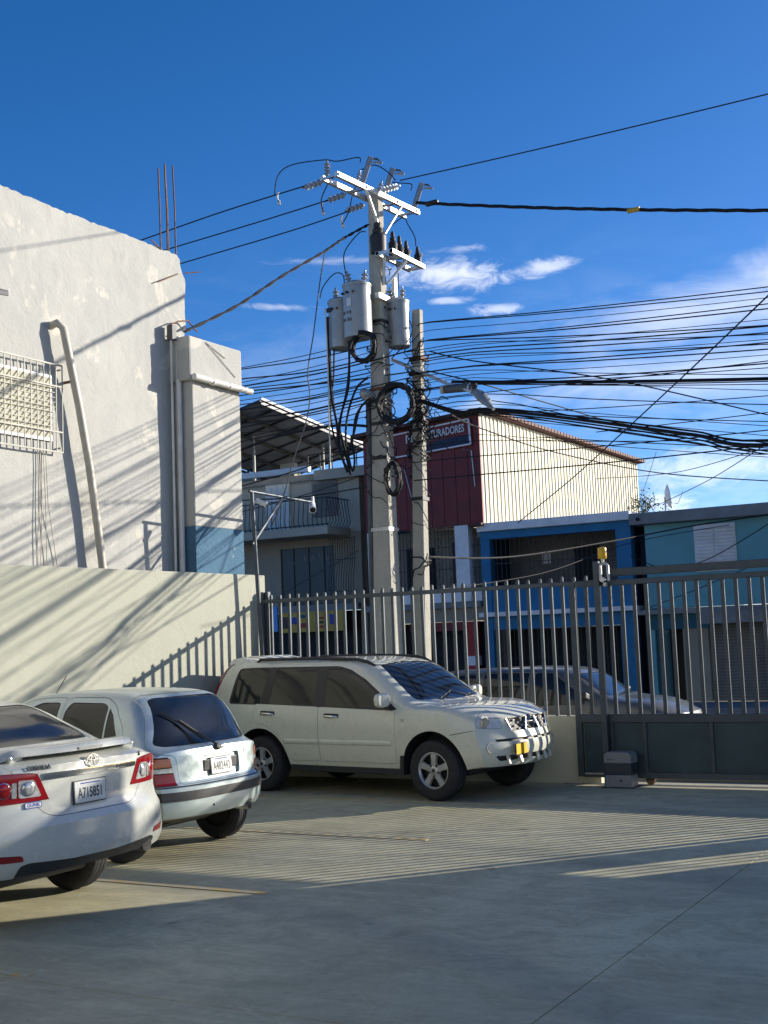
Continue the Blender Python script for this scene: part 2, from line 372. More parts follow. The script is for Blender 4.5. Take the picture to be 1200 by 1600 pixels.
def frame_mtx(org, right, up):
    r, u = Vector(right).normalized(), Vector(up).normalized(); n = r.cross(u)
    return Matrix(((r.x, u.x, n.x, org[0]), (r.y, u.y, n.y, org[1]), (r.z, u.z, n.z, org[2]), (0, 0, 0, 1)))

# ------------------------------------------------------------------ the setting
MB().box(-700, 700, -700, 700, -.6, -.09).build('ground', 'earth', kind='structure')
lot = MB().box(-.3, 30, -42, .6, -.085, -.03).build('parking_lot', 'greyslab', kind='structure')
XS = [-.18+.0, 1.55, 4.66, 7.76, 10.86, 13.96, 17.06, 20.16, 23.3]; YS = [-40, -33.8, -27.7, -21.6, -15.5, -9.4, .22]
for i in range(len(XS)-1):
    for j in range(len(YS)-1):
        g = .004
        MB().box(XS[i]+g, XS[i+1]-g, YS[j]+g, YS[j+1]-g, -.03, rnd.uniform(-.0015, 0)).build('slab', 'yard', lot)
for yy, x0, x1 in ((-2.02, .3, 4.9), (-4.38, .3, 4.75), (-6.9, .3, 4.72), (-9.32, .3, 4.75)):
    MB().box(x0, x1, yy-.035, yy+.035, .001, .0045).build('parking_line', 'line', lot)
MB().box(-60, 90, 5.3, 13.2, -.088, -.06).build('road', 'asphalt', kind='structure')
MB().box(-60, 90, .62, 5.0, -.086, .02).build('pavement', 'pavement', kind='structure')
MB().box(-60, 90, 5.0, 5.28, -.087, .035).build('kerb', 'greyslab', kind='structure')
MB().box(-60, 90, 13.5, 15.8, -.086, .03).build('far_pavement', 'pavement', kind='structure')
MB().box(-60, 90, 13.22, 13.5, -.087, .045).build('far_kerb', 'greyslab', kind='structure')

# boundary wall, cream, sunlit
def rough_top(u, amp, seed):
    return amp*(math.sin(u*7.1+seed)*.4 + math.sin(u*17.3+seed*2)*.3 + math.sin(u*41+seed*3)*.3)
bw = MB().box(-.40, -.18, -30, -.02+.22, -.03, 2.84).build('boundary_wall', 'cream', bevel=.012,
     label='long smooth cream boundary wall with cable shadows behind the parked cars', cat='wall')

# white building: thick rough plastered wall with an irregular parapet
def white_building():
    b = empty('white_building', (-.96, -.55, 0), label='tall white plastered building with rough parapet and barred window', cat='building')
    org = Vector((-.96, -.55, 0))
    rr = random.Random(3)
    m = MB(); ny, nz = 240, 100; Y0, Y1, H = -16., -.55, 7.55
    def top(y): return H + .02*rr.uniform(-1, 1)**3 + rough_top(y*.45, .008, 1.3)
    tops = [top(Y0+(Y1-Y0)*i/ny) - (.18 if i == ny else .06 if i == ny-1 else 0) for i in range(ny+1)]
    edge = [Y1 + (.03*math.sin(z*2.7)+.02*math.sin(z*9.1)+.012*rr.uniform(-1, 1)) for z in [8*j/nz for j in range(nz+1)]]
    wob = {}
    def pt(i, j, back):
        z = tops[i]*j/nz; y = Y0+(Y1-Y0)*i/ny
        if i == ny: y = edge[j] - (.10 if j == nz else .03 if j == nz-1 else 0)
        dx = 0
        if not back: dx = .006*math.sin(y*2.1+z*1.3)+.004*math.sin(y*5.7-z*4.1+1)+.004*rr.uniform(-1, 1)*(1 if z > 5.2 else .25)
        return Vector((-.96-(.25 if back else 0)+dx, y, z)) - org
    vs = [pt(i, j, bk) for bk in (0, 1) for j in range(nz+1) for i in range(ny+1)]
    n1 = (ny+1)*(nz+1); I = lambda i, j, k: k*n1 + j*(ny+1)+i
    fs = []
    for j in range(nz):
        for i in range(ny):
            fs.append((I(i, j, 0), I(i+1, j, 0), I(i+1, j+1, 0), I(i, j+1, 0))); fs.append((I(i, j, 1), I(i, j+1, 1), I(i+1, j+1, 1), I(i+1, j, 1)))
    for i in range(ny): fs += [(I(i, nz, 0), I(i+1, nz, 0), I(i+1, nz, 1), I(i, nz, 1)), (I(i, 0, 0), I(i, 0, 1), I(i+1, 0, 1), I(i+1, 0, 0))]
    for j in range(nz): fs += [(I(ny, j, 0), I(ny, j, 1), I(ny, j+1, 1), I(ny, j+1, 0)), (I(0, j, 0), I(0, j+1, 0), I(0, j+1, 1), I(0, j, 1))]
    m.add(vs, fs); m.build('wall', 'plaster', b, smooth=50)
    MB().box(-10-.0, -.27, -15.4, -.03, 6.6, 6.9).build('roof', 'greyslab', b)
    MB().box(-10, -.27, -.22, -.03, 0, 6.6).build('side_wall', 'plaster', b)
    # corner column with its heavy head, drain pipe along the head, faded blue dado
    c = empty('corner_column', (0, 0, 0)); c.parent = b
    ox, oy = .96, .55
    MB().box(-1.7+ox, -.64+ox, -.80+oy, .34+oy, 3.54, 5.62).build('shaft', 'plaster', c, bevel=.015)
    MB().box(-1.7+ox, -.637+ox, -.803+oy, .343+oy, 0, 3.54).build('dado', 'bluepaint', c, bevel=.01)
    MB().box(-1.72+ox, -.60+ox, -.90+oy, .36+oy, 5.62, 6.26).build('head', 'plaster', c, bevel=.03)
    MB().tube([(-.555+ox, -.86+oy, 5.66), (-.555+ox, -.3+oy, 5.655), (-.555+ox, .1+oy, 5.65), (-.555+ox, .52+oy, 5.645)], .048, 10).build('drain_pipe', 'pvc', c, smooth=50)
    for yy in (-.42, -.02): MB().lathe([(.056, -.03), (.056, .03)], (-.555+ox, yy+oy, 5.65), (0, 1, 0), 10).build('pipe_collar', 'pvc', c, smooth=50)
    MB().tube([(-.84+ox, -.86+oy, 6.27), (-.84+ox, -.86+oy, 2.0)], .045, 8).build('downpipe', 'pvc', b, smooth=50)
    MB().tube([(-.86+ox, -.98+oy, 6.35), (-.87+ox, -.97+oy, 4.0), (-.87+ox, -.97+oy, 2.0)], .018, 6).build('conduit', 'pvc', b, smooth=50)
    MB().box(-.9+ox, -.8+ox, -1.02+oy, -.93+oy, 6.2, 6.42).build('conduit_box', 'cablegrey', b)
    # barred louvre window: z 4.34 to 5.45
    w = empty('barred_window', (0, -4.1+oy+.25, 4.9)); w.parent = b
    y0, y1, z0, z1 = -1.4, .58, -.42, .42
    fr = MB().box(.0, .03, y0, y1, z0, z1); fr.build('window_frame', 'whitepaint', w)
    nz_ = 9
    for pane in ((-1.36, -.42), (-.36, .54)):
        for k in range(nz_):
            zc = z0+.05+(z1-z0-.1)*(k+.5)/nz_
            MB().bar((.05, pane[0], zc), (.05, pane[1], zc), .012, .105, up=(.45, 0, 1)).build('louver', 'louver', w)
    g = MB()
    for k in range(21):
        yy = y0-.05+(y1-y0+.18)*k/20; g.bar((.08, yy, -.56), (.08, yy, .56), .011)
    for zz in (-.555, -.3, .28, .555): g.bar((.08, y0-.05, zz), (.08, y1+.13, zz), .018)
    for k in range(9):
        zc = -.24+k*.062; g.bar((.08, y0-.04, zc), (.08, y1, zc), .008)
    for yy in (y0, y1+.1):
        for zz in (-.5, .5): g.bar((0, yy, zz), (.08, yy, zz), .018)
    g.build('grille', 'grille', w)
    for k, (ya, yb) in enumerate(((.32, .26), (.36, .36), (.42, .5), (.46, .78))):
        MB().tube([(.03, ya, -.55), (.05, ya+.01, -1.2), (.03, (ya+yb)/2, -1.9), (.03, yb, -2.8)], .006, 5).build('hanging_cord', 'pvcold', w)
    # leaning curved drain pipe
    MB().tube([(.0, -3.24+oy, 5.97), (.11, -3.25+oy, 5.99), (.16, -3.19+oy, 5.93), (.16, -3.10+oy, 5.6), (.155, -2.93+oy, 5.0), (.15, -2.74+oy, 4.2), (.15, -2.60+oy, 3.4), (.15, -2.5+oy, 2.75)], .052, 10).build('leaning_pipe', 'pvcold', b, smooth=60)
    MB().bar((.0, -3.02+oy, 5.27), (.17, -3.02+oy, 5.27), .03).build('pipe_bracket', 'rust', b)
    # reinforcing bars left standing on the parapet, and two stubs in the edge
    for (px, py), (qx, qy) in (((222, 390), (218, 262)), ((229, 392), (224, 258)), ((233, 400), (256, 256)), ((276, 395), (269, 258)), ((262, 400), (257, 256))):
        pass
    for a, t in (((251, 395), (247, 263)), ((262, 395), (257, 256)), ((264, 398), (257.5, 258)), ((275, 398), (269.5, 259))):
        p, q = wx(*a, -1.1), wx(*t, -1.1); MB().tube([p-org-Vector((0, 0, .3)), (p+q)/2-org+Vector((0, .01, 0)), q-org], .011, 6).build('rebar', 'rust', b)
    for a, t in (((278, 428), (246, 441)), ((288, 427), (312, 425)), ((252, 390), (236, 374))):
        p, q = wx(*a, -.95), wx(*t, -.9); MB().tube([p-org, q-org], .009, 5).build('rebar_stub', 'rust', b)
    # service bracket and small fitting above the column
    pts = [wx(x, y, -.85)-org for x, y in ((273, 528), (264, 508), (279, 502), (294, 501), (303, 513), (308, 518))]
    MB().tube(pts, .012, 5).build('service_mast', 'rust', b)
    MB().lathe([(.04, 0), (.1, .03), (.12, .08), (.07, .13)], (-.95+ox, -.35+oy, 6.25), (0, 0, 1), 8).build('broken_brick', 'rust', b)
    for tgt in ((352, 560), (368, 590)):
        p, q = Vector((-.75+ox, -.35+oy, 6.3)), wx(*tgt, -.59)-org; MB().tube([p, wx(322, 535, -.585)-org, q], .005, 4).build('cord', 'cablegrey', b)
    return b
white_building()

# wall lamp, only its corner in view
tip = wx(14, 459, -.41)
lp = empty('wall_lamp', (-.96, tip.y-.02, tip.z+.03), label='grey floodlight on the white wall, cut by the left edge', cat='lamp')
MB().add([(0, -.5, .1), (.5, -.5, -.1), (.55, .02, -.06), (0, .02, .12), (0, -.5, .17), (.5, -.5, -.03), (.55, .02, .01), (0, .02, .19)],
         [(0, 3, 2, 1), (4, 5, 6, 7), (0, 1, 5, 4), (1, 2, 6, 5), (2, 3, 7, 6), (3, 0, 4, 7)]).build('housing', 'cablegrey', lp, bevel=.01)
MB().bar((-.06, -.25, .15), (.1, -.25, .15), .06).build('bracket', 'darksteel', lp)

# ------------------------------------------------------------------ low wall and fence
FY = .08
MB().box(-.17, 4.85, FY-.06, FY+.10, -.03, .815).build('low_wall', 'lowwall', bevel=.01, label='low grey plastered wall under the bar fence', cat='wall')
fence = empty('bar_fence', (-.15, FY, .8), label='dark grey steel fence of upright square bars left of the gate', cat='fence')
def bar_mesh(h):
    m = MB(); w, d = .02, .0135
    m.add([(-w, -d, 0), (w, -d, 0), (w, d, 0), (-w, d, 0), (-w, -d, h-.035), (w, -d, h-.012), (w, d, h-.012), (-w, d, h-.035), (-w*.2, -d, h), (w*.6, -d, h), (w*.6, d, h), (-w*.2, d, h)],
          [(0, 3, 2, 1), (0, 1, 5, 9, 8, 4), (1, 2, 6, 5), (2, 3, 7, 11, 10, 6), (3, 0, 4, 7), (4, 8, 11, 7), (8, 9, 10, 11), (9, 5, 6, 10)])
    return m.mesh('bar', 'fence')
bm_f = bar_mesh(1.745)
for k in range(33):
    o = link_mesh('bar', bm_f, fence, (.156+.1534*k+rnd.uniform(-.003, .003), rnd.uniform(-.003, .003)-.013, rnd.uniform(-.012, .004))); o.rotation_euler = (rnd.uniform(-.003, .003), rnd.uniform(-.004, .004), 0)
MB().box(0, 5.05, -.075, -.026, 1.625, 1.68).build('top_rail', 'fence', fence, bevel=.004)
MB().box(.02, .065, -.07, -.02, -.0, 1.79).build('post', 'fence', fence); MB().box(.075, .12, -.03, .03, 0, 1.79).build('post', 'fence', fence)

# ------------------------------------------------------------------ sliding gate
GY = -.06
gate = empty('sliding_gate', (4.60, GY, 0), label='dark sliding gate with upright bars over blue-green sheet panels', cat='gate')
GL = 5.79
MB().box(0, .075, -.035, .035, .09, 2.47).build('stile', 'gate', gate, bevel=.004)
MB().box(GL-.075, GL, -.035, .035, .09, 2.47).build('stile', 'gate', gate, bevel=.004)
MB().box(.076, GL-.076, -.033, .033, 2.40, 2.465).build('top_rail', 'gate', gate, bevel=.004)
MB().box(.076, GL-.076, -.036, .034, .745, .845).build('middle_rail', 'gate', gate, bevel=.004)
MB().box(.076, GL-.076, -.037, .035, .085, .155).build('bottom_rail', 'gate', gate, bevel=.004)
bm_g = MB().box(-.0225, .0225, -.0125, .0125, 0, 1.553).mesh('bar', 'gate')
for k in range(36): link_mesh('bar', bm_g, gate, (.21+.1534*k, rnd.uniform(-.002, .002), .846))
sx = [.076, .455, .865, 1.665, 2.46, 3.26, 4.06, 4.86, GL-.076]
for i in range(len(sx)-1):
    MB().box(sx[i]+.02, sx[i+1]-.02, -.004, .006, .156, .744).build('sheet_panel', 'gatepanel', gate)
    if i: MB().box(sx[i]-.02, sx[i]+.02, -.03, .03, .156, .744).build('stiffener', 'gate', gate, bevel=.003)
for xx in (.9, GL-.8):
    w = MB().lathe([(.02, -.03), (.052, -.03), (.056, -.012), (.045, 0), (.056, .012), (.052, .03), (.02, .03)], (xx, 0, .062), (0, 1, 0), 16).build('wheel', 'rust', gate, smooth=40)
    MB().box(xx-.05, xx+.05, -.034, .034, .06, .084).build('wheel_bracket', 'darksteel', gate)
MB().box(.1, .5, -.07, -.04, .125, .14).build('latch_bar', 'steel', gate)
tr = MB().box(4.4, 12.5, GY-.05, GY+.05, -.03, .005).build('gate_track', 'pavement', label='flat concrete strip with the rail under the sliding gate', cat='track')
MB().box(4.4, 10.6, GY-.008, GY+.008, .005, .012).build('rail', 'steel', tr)
beam = MB().box(5.03, 10.55, .03, .13, 2.515, 2.61).build('guide_beam', 'gate', bevel=.005, label='thick grey steel guide beam above the sliding gate', cat='beam')
gp = empty('gate_post', (5.0, -.16, 0), label='slim steel gate post carrying a roller bracket and yellow warning light', cat='post')
MB().box(-.035, .035, -.035, .035, 0, 2.70).build('post', 'gate', gp, bevel=.004)
MB().tube([(.035, 0, 2.66), (.12, 0, 2.665), (.145, 0, 2.64), (.148, 0, 2.45)], .018, 6).build('roller_bracket', 'zinc', gp, smooth=60)
MB().bar((.05, 0, 2.645), (.05, 0, 2.46), .03).build('bracket_leg', 'zinc', gp)
MB().lathe([(.03, -.035), (.032, .03), (.02, .035)], (.075, 0, 2.47), (0, 1, 0), 10).build('roller', 'zinc', gp, smooth=40)
MB().lathe([(.018, 0), (.03, .02), (.025, .05)], (.1, 0, 2.385), (0, 0, 1), 10).build('roller', 'zinc', gp, smooth=40)
wl_ = empty('warning_light', (5.085, -.16, 2.68), label='small yellow warning light on top of the gate post', cat='light')
MB().lathe([(.018, 0), (.022, .045)], (0, 0, 0), (0, 0, 1), 10).build('stem', 'zinc', wl_, smooth=40)
MB().lathe([(.05, .045), (.054, .055), (.054, .17), (.047, .183), (.02, .19)], (0, 0, 0), (0, 0, 1), 16).build('lens', 'yellow', wl_, smooth=40)
mo = empty('gate_motor', (5.21, -.27, 0), label='boxy grey gate motor with dark middle band beside the gate wheel', cat='motor')
MB().box(-.165, .165, -.12, .12, 0, .15).build('base', 'motor_grey', mo, bevel=.012)
MB().box(-.158, .158, -.113, .113, .15, .285).build('front_band', 'motor_dark', mo, bevel=.008)
MB().prism([(-.168, .285), (.168, .285), (.168, .385), (.13, .415), (-.13, .415), (-.168, .385)], 'y', -.122, .122).build('cap', 'motor_grey', mo, bevel=.01)
MB().lathe([(.016, 0), (.016, .006)], (.03, -.12, .085), (0, -1, 0), 12).build('lock', 'motor_dark', mo)
MB().box(-.2, .2, -.15, .15, .0, .012).build('foot_plate', 'darksteel', mo)
text('maker_mark', 'centurion', .022, 'ink', frame_mtx((-.09, -.1222, .335), (1, 0, 0), (0, 0, 1)), mo, .0006) if False else MB().box(-.13, -.06, -.1235, -.1218, .328, .336).build('maker_mark', 'motor_dark', mo)

# gate house added unseen right of the gate, shaped to shade the yard
gh = empty('shade_gatehouse', (10.56, 0, 0), label='gatehouse at the right end of the gate with barred wicket', cat='building')
MB().box(0, .5, -.1, .05, 0, 3.9).build('pillar', 'cream', gh)
MB().box(.5, 1.2, -.1, .05, 2.1, 3.9).build('lintel', 'cream', gh)
for k in range(5): MB().box(.57+.14*k, .595+.14*k, -.04, -.015, 0, 2.1).build('bar', 'fence', gh)
MB().box(1.2, 2.3, -.1, .05, 0, 3.9).build('wall', 'cream', gh)
MB().box(2.3, 4.6, -.1, 1.2, 0, 7.2).build('upper_block', 'cream', gh)
MB().box(4.6, 14, -.1, 3.4, 0, 7.2).build('upper_block', 'cream', gh)

# unseen building added behind the camera: its sunlit front bounces light into the yard
ob = empty('bounce_building', (17, -26, 0), label='unseen pale building added behind the camera to bounce sunlight', cat='building')
MB().box(-19, 19, -9, 0, 0, 11.5).build('wall', 'plaster', ob)
MB().box(-19.2, 19.2, -9.2, .25, 11.5, 11.9).build('cornice', 'cream', ob)
wmesh = MB().box(-.8, .8, 0, .04, 0, 1.4).mesh('window', 'glassgrey')
for fl in range(3):
    for k in range(9): link_mesh('window', wmesh, ob, (-16+4*k, .0, 1.2+3.6*fl))

# security camera pole by the fence corner
cp = empty('camera_pole', (.02, -.10, 0), label='slim grey pole with braced arm and two cameras at the fence corner', cat='pole')
o = Vector((.02, -.10, 0))
top = wx(393, 768, .02); armend = wx(489, 785, .02)
MB().tube([(0, 0, 0), (0, top.y-o.y, top.z)], .03, 10).build('mast', 'fence', cp, smooth=50)
MB().tube([top-o-Vector((0, .06, 0)), armend-o], .022, 8).build('arm', 'fence', cp, smooth=50)
MB().bar(wx(441, 778, .02)-o, wx(395, 850, .02)-o, .025).build('brace', 'fence', cp)
def cctv(p, aim, s=1.):
    q = Vector(p); a = Vector(aim).normalized()
    MB().lathe([(.045*s, 0), (.05*s, .01), (.05*s, .2*s), (.058*s, .21*s), (.058*s, .24*s)], q, a, 12).build('camera_body', 'whitepaint', cp, smooth=40)
    MB().lathe([(.044*s, 0), (.044*s, .012)], q+a*.235*s, a, 12).build('camera_lens', 'dark', cp)
cctv(armend-o+Vector((0, -.03, -.02)), (.35, -.5, -.35))
cctv(wx(400, 782, .02)-o, (.5, .2, -.25), .7)
MB().bar(armend-o, armend-o+Vector((0, .0, .09)), .03).build('camera_mount', 'whitepaint', cp)

# ------------------------------------------------------------------ houses across the street (fronts near Y = 16)
class House:
    def __init__(s, name, loc, label): s.root = empty(name, loc, label=label, cat='house'); s.off = -Vector(loc)
    def b(s, name, m, x0, x1, y0, y1, z0, z1, parent=None, bevel=0.):
        return MB().box(x0, x1, y0, y1, z0, z1).build(name, m, parent or s.root, bevel=bevel, loc=s.off if parent is None else None)
    def mb(s, name, m, mb, parent=None, smooth=None): return mb.build(name, m, parent or s.root, smooth=smooth, loc=s.off if parent is None else None)
    def grille(s, name, x0, x1, y, z0, z1, step, m='iron', r=.012, rows=(), parent=None, bow=0.):
        g = MB(); n = max(1, int((x1-x0)/step))
        for k in range(n+1):
            x = x0+(x1-x0)*k/n
            if bow: g.tube([(x, y, z1), (x, y-bow*.35, z0+(z1-z0)*.6), (x, y-bow, z0+(z1-z0)*.25), (x, y-bow*.7, z0+(z1-z0)*.08), (x, y, z0)], r, 4)
            else: g.bar((x, y, z0), (x, y, z1), r*1.8)
        for z in rows: g.bar((x0, y-.002, z), (x1, y-.002, z), r*2.2)
        return s.mb(name, m, g, parent)

# blue house
h = House('blue_house', (-2, 17, 0), 'two storey bright blue house with grilled balcony behind the gate')
h.b('back_wall', 'dimwall', -4.1, .15, 17.6, 17.9, 2.45, 4.62)
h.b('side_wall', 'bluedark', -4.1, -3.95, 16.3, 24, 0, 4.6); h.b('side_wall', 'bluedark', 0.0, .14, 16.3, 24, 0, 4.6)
r_ = h.b('roof_slab', 'whitepaint', -4.12, .17, 15.85, 24, 4.63, 4.86, bevel=.02)
h.b('roof_beam', 'blue', -4.08, .13, 15.98, 16.3, 4.42, 4.628)
for x0, x1 in ((-4.08, -3.82), (-.27, .13)):
    h.b('column', 'blue', x0, x1, 15.99, 16.28, 0.03, 4.42)
h.b('balcony_wall', 'blue', -3.82, -.27, 16.02, 16.2, 2.46, 3.1)
h.b('balcony_ledge', 'whitepaint', -4.14, .19, 15.8, 17.6, 2.33, 2.45, bevel=.01)
h.b('lower_beam', 'blue', -3.82, -.27, 16.0, 16.25, 1.98, 2.328)
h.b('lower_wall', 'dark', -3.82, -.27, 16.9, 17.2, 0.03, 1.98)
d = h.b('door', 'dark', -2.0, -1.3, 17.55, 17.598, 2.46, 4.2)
h.b('window', 'dark', -.75, -.3, 17.55, 17.597, 3.3, 4.2); h.b('notice', 'poster', -2.95, -2.7, 17.56, 17.599, 3.75, 4.1)
h.grille('balcony_grille', -3.8, -.29, 16.1, 3.1, 4.42, .13, 'iron', .008, (3.12, 3.75, 4.4))
h.grille('lower_grille', -3.8, -.29, 16.1, .03, 1.98, .13, 'iron', .008, (.4, 1.2, 1.95))

# teal house
h = House('teal_house', (3, 17, 0), 'flat roofed teal house with white louvred window at the right edge')
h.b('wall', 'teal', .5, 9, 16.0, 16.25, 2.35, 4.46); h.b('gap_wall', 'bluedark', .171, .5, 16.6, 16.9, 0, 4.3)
h.b('roof_slab', 'greyslab', .2, 9.2, 15.7, 25, 4.47, 4.76, bevel=.02)
h.b('side_wall', 'tealdark', .5, .7, 16.25, 25, 0, 4.46)
h.b('ledge', 'greyslab', .2, 9.0, 15.75, 16.0, 2.2, 2.33, bevel=.01)
h.b('lower_beam', 'tealdark', .45, 2.0, 15.95, 16.2, 1.82, 2.198); 
h.b('shop_canopy', 'greyslab', 2.0, 6.2, 15.2, 16.2, 1.92, 2.199)
h.b('lower_wall', 'greyhouse', 1.32, 1.95, 16.0, 16.25, 0.03, 1.82); h.b('lower_wall', 'greyhouse', 3.3, 9.0, 16.0, 16.25, 0.03, 1.918)
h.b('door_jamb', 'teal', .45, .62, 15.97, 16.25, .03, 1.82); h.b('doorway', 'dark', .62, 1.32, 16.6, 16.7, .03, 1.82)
h.b('door_leaf', 'tealdark', .62, .85, 16.05, 16.5, .03, 1.8)
sh_ = h.b('roller_shutter', 'dimwall', 1.95, 3.3, 16.14, 16.2, .03, 1.92)
for k in range(24): MB().bar((1.96, 16.12, .08+.077*k), (3.29, 16.12, .08+.077*k), .05, .03).build('slat', 'greyslab', sh_)
w = h.b('louvred_window', 'whitepaint', 1.76, 2.78, 15.955, 15.998, 3.2, 4.36)
for cx in (2.02, 2.52):
    MB().box(cx-.235, cx+.235, 15.93, 15.956, 3.24, 4.32).build('sash', 'whitepaint', w)
    for k in range(12): MB().bar((cx-.215, 15.915, 3.3+.087*k), (cx+.215, 15.915, 3.3+.087*k), .075, .012, up=(0, -.8, 1)).build('louver', 'whitepaint', w)
h.mb('roof_lamp', 'dark', MB().lathe([(.04, 0), (.05, .05), (.02, .08)], (.45, 15.68, 4.6), (0, -1, 0), 8))
# satellite dish on its roof
sd_ = empty('satellite_dish', (.72, 17.2, 4.76), label='white satellite dish standing on the teal house roof', cat='dish')
MB().lathe([(.02, 0), (.15, .02), (.25, .06), (.32, .11), (.325, .12), (.25, .07), (.15, .035), (.02, .02)], (0, 0, .5), (.93, .36, .12), 20, cap=False).build('reflector', 'whitepaint', sd_, smooth=50)
MB().tube([(0, 0, 0), (0, 0, .5)], .025, 6).build('mast', 'steel', sd_); MB().tube([(0, 0, .35), (.35, -.05, .3), (.5, -.06, .6)], .012, 5).build('feed_arm', 'steel', sd_)
MB().tube([(.1, 0, .45), (.25, .1, 0)], .01, 5).build('stay', 'steel', sd_)
# weeds on the blue house roof by the corrugated wall
wd = empty('roof_weeds', (-.1, 18, 4.86), label='dry green weeds growing on the roof beside the corrugated wall', cat='plant')
lm = MB(); rr = random.Random(11)
for k in range(420):
    a = rr.uniform(0, 6.28); r0 = abs(rr.gauss(0, .22)); hgt = abs(rr.gauss(.28, .16))*(1.25-r0); x, y, z = r0*math.cos(a)*1.25, r0*math.sin(a), max(.02, hgt)
    d1 = Vector((rr.uniform(-1, 1), rr.uniform(-1, 1), rr.uniform(-.2, 1))).normalized(); d2 = d1.orthogonal().normalized(); s_ = rr.uniform(.02, .045)
    p = Vector((x, y, z)); lm.add([p-d2*s_*.5, p+d1*s_*2, p+d2*s_*.5, p-d1*s_*.6], [(0, 1, 2, 3)])
lm.build('leaves', 'leaf', wd, fix=False)
sm_ = MB()
for k in range(14):
    a = rr.uniform(0, 6.28); q = rr.uniform(.1, .4); sm_.tube([(0, 0, 0), (q*.4*math.cos(a), q*.4*math.sin(a), .2), (q*math.cos(a), q*math.sin(a), rr.uniform(.3, .62))], .006, 4)
sm_.build('stems', 'leaf', wd)

# red shop building with corrugated flank
h = House('red_shop_building', (-5.8, 20, 0), 'dark red sheet metal building with signboard and sunlit cream corrugated side')
m = MB(); y = 16.05; k = 0; pts = []
while y < 29.5:
    for dy, dx in ((0, 0), (.09, 0), (.115, .032), (.175, .032), (.2, 0)): pts.append((y+dy, dx))
    y += .26
pts.append((29.6, 0)); zt_ = 7.9
vs = []
for yy, dx in pts: vs += [(-3.955+dx, yy, 4.5), (-3.955+dx, yy, zt_)]
m.add(vs, [(2*i, 2*i+2, 2*i+3, 2*i+1) for i in range(len(pts)-1)]); h.mb('corrugated_wall', 'corr', m)
h.b('inner_wall', 'greyslab', -4.2, -3.97, 16.05, 29.6, 4.5, 7.88)
for k in range(19):
    x0 = -7.65+3.69*k/19; h.b('red_sheet', 'redmetal', x0+.004, x0+3.69/19-.004, 15.98+(.012 if k % 2 else 0), 16.04, 4.86, 7.62+.25*(k+.5)/19)
h.mb('roof', 'roofred', MB().add([(-7.9, 15.7, 7.6), (-3.75, 15.7, 7.92), (-3.75, 29.9, 7.95), (-7.9, 29.9, 7.65), (-7.9, 15.7, 7.7), (-3.75, 15.7, 8.0), (-3.75, 29.9, 8.02), (-7.9, 29.9, 7.73)],
     [(0, 3, 2, 1), (4, 5, 6, 7), (0, 1, 5, 4), (1, 2, 6, 5), (2, 3, 7, 6), (3, 0, 4, 7)]))
for k in range(54): h.b('roof_edge_tile', 'roofred', -3.75, -3.68, 16.0+.256*k, 16.2+.256*k, 7.93, 8.03)
h.b('corner_post', 'redmetal', -4.0, -3.957, 15.97, 16.049, 4.86, 7.9)
h.b('eave_stub', 'roofred', -4.3, -3.9, 15.7, 16.0, 4.78, 4.87)
# storey below: pale wall, pillars, brown window, wrought iron
h.b('wall', 'greyhouse', -7.6, -4.13, 17.0, 17.2, 2.6, 4.86); h.b('floor_slab', 'greyslab', -7.7, -4.13, 15.9, 17.0, 2.62, 2.78)
h.b('lower_wall', 'greyhouse', -7.65, -4.13, 16.1, 16.3, 2.25, 2.618); h.b('parapet', 'whitepaint', -7.6, -4.13, 16.05, 16.18, 2.781, 3.15)
for x0, x1 in ((-7.6, -7.32), (-4.83, -4.42)): h.b('pillar', 'whitepaint', x0, x1, 15.95, 16.28, 2.79, 4.858)
w = h.b('window', 'wood', -5.42, -4.86, 16.93, 16.998, 3.35, 4.5); MB().box(-5.32, -4.96, 16.915, 16.935, 3.45, 4.4).build('pane', 'glassgrey', w)
MB().box(-5.16, -5.13, 16.905, 16.93, 3.45, 4.4).build('mullion', 'wood', w)
h.b('door', 'dark', -6.9, -6.0, 16.95, 16.997, 2.79, 4.4)
g = MB(); 
for k in range(29):
    x = -7.3+.11*k; g.bar((x, 16.12, 3.15), (x, 16.12, 4.85), .014)
    if k % 4 == 1:
        for q in range(4): g.tube([(x+.08*math.cos(a), 16.12, 3.4+.35*q+.12*math.sin(a)) for a in (2*math.pi*t/10 for t in range(10))], .008, 4, closed=True)
for z in (3.16, 3.7, 4.3, 4.84): g.bar((-7.3, 16.11, z), (-4.15, 16.11, z), .016)
h.mb('iron_grille', 'iron', g)
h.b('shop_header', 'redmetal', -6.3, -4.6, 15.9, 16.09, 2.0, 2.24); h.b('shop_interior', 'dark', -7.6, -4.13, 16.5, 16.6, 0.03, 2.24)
h.b('shop_pier', 'shopred', -4.62, -4.35, 15.95, 16.3, .03, 2.24); h.b('pier_band', 'whitepaint', -4.625, -4.345, 15.945, 16.305, 1.05, 1.3)
h.b('shop_pier', 'whitepaint', -7.4, -6.85, 15.95, 16.3, .03, 2.24); h.mb('pier_emblem', 'ink', MB().prism([(-7.0, 1.5), (-6.92, 1.62), (-6.98, 1.75), (-6.9, 1.9), (-6.96, 2.1), (-7.06, 2.15), (-7.04, 1.8), (-7.12, 1.6)], 'y', 15.94, 15.952))
sb = empty('signboard', (-5.8, 15.9, 7.2), label='long red signboard with pale lettering on the red building front', cat='sign')
o_ = Vector((-5.8, 15.9, 7.2))
q = [Vector((-7.45, 15.9, 6.88)), Vector((-4.2, 15.9, 7.06)), Vector((-4.23, 15.9, 7.76)), Vector((-7.45, 15.9, 7.5))]
